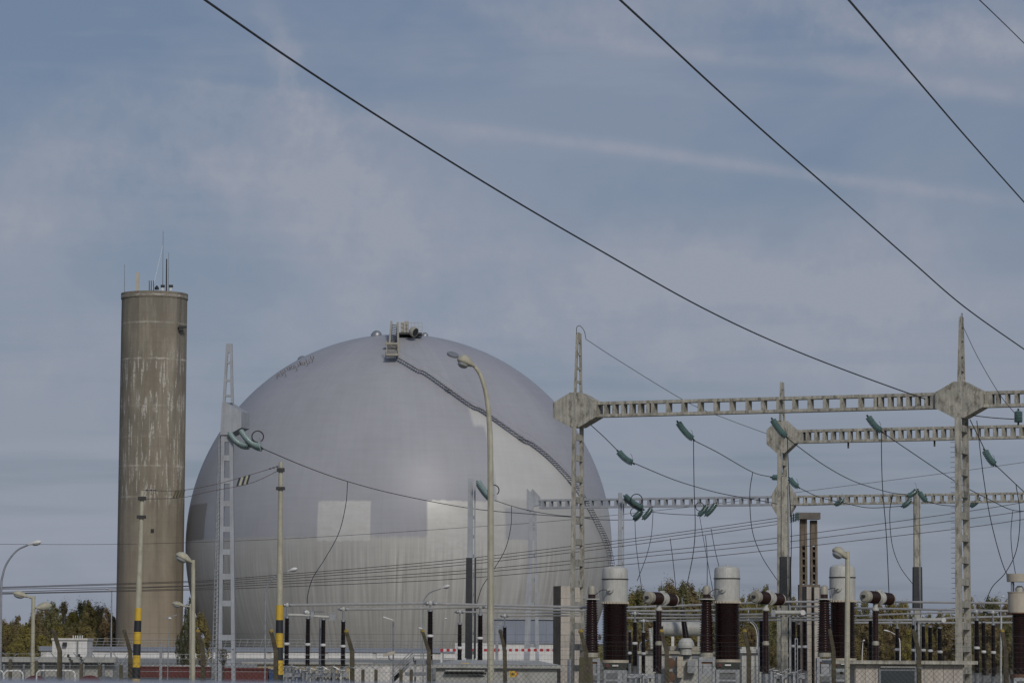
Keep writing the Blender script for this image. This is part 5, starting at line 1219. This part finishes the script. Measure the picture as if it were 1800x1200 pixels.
# insect-like small lamps / detectors along the low building and left area
for i, (px, py, lab) in enumerate(((123, 1157, 'left'), (142, 1156, 'right'))):
    T = Thing('detector_post', 'small dark detector on a thin stalk before the white cabinet, ' + lab + ' one', 'detector', Vector((P(px, 1185, 145).x, 145, 0)), 'small detectors on stalks')
    T.part('stalk', MB().tube([Vector((P(px, 1185, 145).x, 145, 0)), P(px, py - 3, 145)], .02, 5), M['galv'])
    for k in range(3): T.part('sensor', MB().box(P(px + (k - 1) * 3, py - 5 + 5 * k, 145), .05, .05, .07), M['dark'])
T = Thing('bare_shrub', 'small bare shrub in front of the pylon opening', 'plant', Vector((P(393, 1185, 150).x, 150, 0)))
st = MB(); 
for k in range(26):
    a = P(393, 1172, 150); b_ = P(393 + random.uniform(-7, 7), random.uniform(1140, 1160), 150 + random.uniform(-.3, .3)); st.tube([a, a.lerp(b_, .5) + X * random.uniform(-.1, .1), b_], .012, 3, .005)
st.tube([Vector((P(393, 1185, 150).x, 150, 0)), P(393, 1171, 150)], .04, 5)
T.part('stem', st, M['bark']); lf = MB()
for k in range(90):
    c_ = P(393 + random.gauss(0, 4), random.uniform(1140, 1166), 150 + random.uniform(-.4, .4)); u = Vector((random.gauss(0, 1), random.gauss(0, 1), random.gauss(0, 1))).normalized(); v = u.orthogonal().normalized(); lf.add([c_ - u * .05, c_ + v * .04, c_ + u * .05, c_ - v * .04], [(0, 1, 2, 3)])
T.part('foliage', lf, M['post'], kind='stuff')

# white hoops and drums
D = 100
def hoop(x0, x1, y0, label, inner=False):
    T = Thing('hoop_barrier', label, 'barrier', Vector((P((x0 + x1) / 2, 1185, D).x, D, 0)), 'white tubular hoops'); r = .035
    a = P(x0, y0, D); b_ = P(x1, y0, D); zt = a.z; rr_ = .14
    def arc(xa, xb, z1): return [Vector((xa, D, 0)), Vector((xa, D, z1 - rr_))] + [Vector((xa + rr_ - rr_ * math.cos(t), D, z1 - rr_ + rr_ * math.sin(t))) for t in (.4, .8, 1.2, PI / 2)] + [Vector((xb - rr_ + rr_ * math.sin(t), D, z1 - rr_ + rr_ * math.cos(t))) for t in (0, .4, .8, 1.2, PI / 2)] + [Vector((xb, D, 0))]
    T.part('frame', MB().tube(arc(a.x, b_.x, zt), r * .75, 8), M['white'])
    T.part('cross_rail', MB().tube([Vector((a.x, D, zt * .5)), Vector((b_.x, D, zt * .5))], r * .5, 6), M['white'])
hoop(7, 40.5, 1178, 'white tubular hoop at the left edge, the narrower one'); hoop(64.5, 132, 1177.5, 'white tubular hoop, the wider one, right of the narrow hoop')
hoop(-50, 6, 1177, 'white tubular hoop mostly outside the left edge')
for px, lab in ((62, 'left, seen between the white hoops'), (158, 'right, clear of the white hoops')):
    D = 108; a = P(px, 1186, D); R_ = a.z / 2; T = Thing('cable_drum', 'red-sided cable drum, ' + lab, 'drum', Vector((a.x, D, 0)), 'red cable drums')
    c_ = Vector((a.x, D, R_)); ax = Vector((.82, .57, 0)).normalized()
    T.part('flange', MB().lathe([(R_, -.04), (R_, .02), (R_ * .2, .03)], c_, -ax if False else Vector((-.2, -.98, 0)), 40), M['red'])
    T.part('flange', MB().lathe([(R_ * .97, -.04), (R_ * .97, .02)], c_ + Vector((.45, .6, -.01)), Vector((-.2, -.98, 0)), 40), M['greyw'])
    T.part('barrel', MB().tube([c_, c_ + Vector((.45, .6, 0))], R_ * .6, 24), M['dark'])

# ------------------------------------------------------------------ trees
def crown_mesh(seed, H, W, nclump, leaves, size, airy=.3):
    rd = random.Random(seed); mb_ = MB(); cl = []
    for i in range(nclump):
        t = rd.random() ** .8; z_ = H * (.18 + .78 * t); ww = W * (.5 + .5 * math.sin(PI * min(1, .25 + t * .72))) * (1 - .55 * max(0, t - .6) / .4)
        a = rd.uniform(0, 2 * PI); q = math.sqrt(rd.random()); cl.append((Vector((math.cos(a) * q * ww, math.sin(a) * q * ww, z_ * rd.uniform(.9, 1.06))), rd.uniform(.07, .19) * W * 1.2))
    for i in range(leaves):
        c_, r = cl[rd.randrange(nclump)]; u = Vector((rd.gauss(0, 1), rd.gauss(0, 1), rd.gauss(0, 1))).normalized()
        p = c_ + Vector((u.x * .8, u.y * .8, u.z * 2.1)) * r * (rd.random() ** .45) * (1.7 if rd.random() < .12 else 1)
        s2 = size * rd.uniform(.5, 1.3); n_ = (Vector((rd.gauss(0, 1), rd.gauss(0, 1), rd.gauss(0, 1))).normalized() * .8 + u + Vector((p.x, p.y, .6)).normalized() * .7).normalized(); v = n_.orthogonal().normalized(); w_ = n_.cross(v)
        mb_.v += [p - v * s2, p + w_ * s2 * .6, p + v * s2, p - w_ * s2 * .6]; o = len(mb_.v) - 4; mb_.f.append((o, o + 1, o + 2, o + 3))
    return mb_, cl
TV_ = []
for k, (H, W, lm) in enumerate(((10, 2.3, 0), (11, 2.6, 1), (9, 2.4, 2), (10, 1.9, 3), (12, 2.3, 4), (8, 2.2, 5), (11, 1.7, 0), (10, 2.5, 1))):
    mb_, cl = crown_mesh(40 + k, H, W, 85, 9000 if k != 3 else 5000, .115)
    tr = MB().tube([(0, 0, 0), (.1, 0, H * .35), (-.05, .1, H * .6), (.05, 0, H * .93)], .20, 7, .03)
    for c_, r in cl[::2]: tr.tube([(0, 0, c_.z * .6), (c_.x * .5, c_.y * .5, c_.z * .85), tuple(c_)], .055, 4, .012)
    TV_.append((mb_, tr, H, LEAF[lm]))
cache = {}
LM = [(0, 'the left picture edge'), (58, 'the double-headed lamp'), (100, 'the leftmost leaning fence post'), (140, 'the white cabinet block'), (186, 'the thin lamp left of the tower'), (1081, 'the leftmost grey-headed tank'), (1158, 'the leftmost T-headed breaker'), (1205, 'the transformer drum'), (1278, 'the middle grey-headed tank'), (1346, 'the middle T-headed breaker'), (1381, 'the cream sleeved post'), (1421, 'the brown twin support'), (1481, 'the rightmost grey-headed tank'), (1539, 'the rightmost T-headed breaker'), (1577, 'the small white curved lamp'), (1612, 'the slim right post'), (1650, 'the right switch arm'), (1691, 'the tall right gantry post'), (1717, 'the right trio of dark insulators'), (1759, 'the small flat-headed lamp'), (1793, 'the cream-headed tank')]
TINT = ['olive', 'brown-green', 'yellow-green', 'reddish brown', 'dull green', 'dark green']
ROWS = {}
def relabel():
    for row, lst in ROWS.items():
        cnt = {}
        for px, o, lm in sorted(lst, key=lambda a: a[0]):
            j = max([i for i, (x_, _) in enumerate(LM) if x_ <= px] or [0]); n_ = cnt.get(j, 0); cnt[j] = n_ + 1
            o['label'] = '%s tree, %s one right of %s, %s' % (TINT[lm], ['first', 'second', 'third', 'fourth', 'fifth', 'sixth', 'seventh', 'eighth', 'ninth', 'tenth'][min(n_, 9)], LM[j][1], row)
def tree(px, ytop, D, k, label, lm=None, wide=1., grp='trees of the woods'):
    mb_, tr, H, lmat = TV_[k]; top = P(px, ytop, D); s_ = top.z / (H * 1.0)
    o = bpy.data.objects.new('tree', None); COL.objects.link(o); o.location = (top.x, D, 0); o.scale = (s_ * wide, s_ * wide, s_); o.rotation_euler.z = random.uniform(0, 6.28)
    o['label'] = label; o['category'] = 'tree'; o['group'] = grp
    if 'woods' in grp: ROWS.setdefault('far row' if 'far row' in grp or (px < 300 and ytop < 1090) else 'near row', []).append((px, o, lm))
    mt_ = LEAF[lm] if lm is not None else lmat
    if k not in cache: cache[k] = (build('crown', mb_, mt_, o), build('trunk', tr, M['bark'], o)); cr = cache[k][0]
    else:
        cr = cache[k][0].copy(); COL.objects.link(cr); cr.parent = o; c2_ = cache[k][1].copy(); COL.objects.link(c2_); c2_.parent = o
    cr.material_slots[0].link = 'OBJECT'; cr.material_slots[0].material = mt_
LT = [(6, 1085, 3, 3), (28, 1080, 3, 1), (12, 1098, 2, 0), (44, 1100, 2, 2), (30, 1122, 5, 2), (62, 1080, 7, 1), (78, 1066, 1, 1), (96, 1063, 0, 4), (112, 1058, 4, 1), (131, 1075, 2, 2), (147, 1055, 1, 4), (160, 1060, 0, 0), (176, 1066, 7, 1), (192, 1072, 0, 3), (198, 1100, 5, 5), (100, 1100, 7, 2), (72, 1115, 2, 2), (55, 1090, 6, 0), (150, 1098, 2, 0), (120, 1112, 5, 3), (205, 1085, 1, 5), (175, 1108, 7, 5), (-8, 1100, 1, 1), (88, 1082, 1, 0)]
for i, (px, y_, k, lm) in enumerate(LT):
    tree(px, y_, 400 + random.uniform(0, 70) - (40 if y_ > 1095 else 0), k, 'leafy or thinly leaved tree in the woods left of the tower', lm, 1.25 if y_ < 1095 else 1.5, 'trees of the left woods')
tree(333, 1046, 300, 3, 'thin dark tree between the tower and the sphere', 5, .6, None or 'trees beside the sphere'); tree(352, 1080, 302, 5, 'low dark shrubby tree at the lower left rim of the sphere', 0, .9, 'trees beside the sphere'); tree(325, 1095, 304, 7, 'small dark tree against the right foot of the tower', 4, .8, 'trees beside the sphere')
rx = random.Random(5)
tops = [(1104, 1052), (1118, 1040), (1130, 1036), (1145, 1042), (1162, 1030), (1176, 1026), (1190, 1034), (1200, 1028), (1216, 1032), (1230, 1036), (1243, 1042), (1300, 1046), (1318, 1044), (1332, 1036), (1345, 1034), (1372, 1048), (1395, 1050), (1430, 1052), (1500, 1062), (1520, 1056), (1545, 1054), (1570, 1052), (1592, 1058), (1610, 1076), (1630, 1080), (1650, 1078), (1668, 1076), (1690, 1070), (1704, 1056), (1724, 1060), (1738, 1054), (1752, 1056), (1770, 1060), (1790, 1062), (1810, 1056), (1086, 1060), (1265, 1044), (1350, 1046)]
for i, (px, y_) in enumerate(tops):
    tree(px, y_, 420 + rx.uniform(0, 60), rx.choice([0, 1, 2, 4, 6, 7]), 'autumn tree in the far row of woods behind the switchyard', rx.choice([0, 1, 2, 3, 4, 0, 4]), rx.uniform(.9, 1.3), 'trees of the right woods, far row')
for i in range(46):
    px = 1090 + i * 16 + rx.uniform(-5, 5); y_ = rx.uniform(1082, 1112)
    tree(px, y_, 360 + rx.uniform(0, 45), rx.choice([0, 1, 2, 5, 7, 4]), 'lower yellowish or brown tree in the near row of woods behind the switchyard', rx.choice([0, 1, 2, 3, 1, 4, 0]), 1.5, 'trees of the right woods, near row')
relabel()
# undergrowth that closes the foot of the woods
ug = MB(); rd = random.Random(9)
for k in range(46000):
    if k % 4 == 0: px = rd.uniform(-30, 215)
    else: px = rd.uniform(1085, 1830)
    D = rd.uniform(440, 510); x_ = (px - 900) / F * D; z_ = rd.random() ** .8 * 6.0
    p = Vector((x_, D, z_)); s2 = rd.uniform(.12, .34); n_ = Vector((rd.gauss(0, 1), rd.gauss(0, 1), rd.gauss(0, 1))).normalized(); v = n_.orthogonal().normalized(); w_ = n_.cross(v)
    ug.v += [p - v * s2, p + w_ * s2 * .7, p + v * s2, p - w_ * s2 * .7]; o = len(ug.v) - 4; ug.f.append((o, o + 1, o + 2, o + 3))
build('undergrowth', ug, LEAF[0], kind='stuff')
# far low ridge of woods
hl = MB(); pts = []
for i in range(121):
    x_ = -900 + 15 * i; pts.append((x_, 7 + 2.2 * math.sin(i * .9) + rd.uniform(-1, 1)))
for i in range(120):
    (xa, za), (xb, zb2) = pts[i], pts[i + 1]; hl.add([(xa, 1500, 0), (xb, 1500, 0), (xb, 1500, zb2), (xa, 1500, za), (xa, 1700, 0), (xb, 1700, 0), (xb, 1620, zb2 + 1), (xa, 1620, za + 1)], [(0, 1, 2, 3), (3, 2, 6, 7), (7, 6, 5, 4)])
build('hills', hl, LEAF[4], kind='structure')

# ------------------------------------------------------------------ near rail, out of focus at the foot of the picture
T = Thing('handrail', 'blurred blue-grey rail running along the bottom edge close to the camera', 'railing', Vector((0, 6, 0)))
zr = EYE - 50 * sc(6)
T.part('top_rail', MB().tube([Vector((-4, 6, zr - .025 + .02)), Vector((4, 6, zr - .025 - .02))], .03, 12), M['rail'])
T.part('rail_board', MB().box((0, 6.01, zr - .14), 4, .012, .11), M['rail'])
for x_ in (-3, -1.5, 1.5, 3): T.part('post', MB().box((x_, 6.06, (zr - .05) / 2), .025, .025, (zr - .05) / 2), M['rail'])
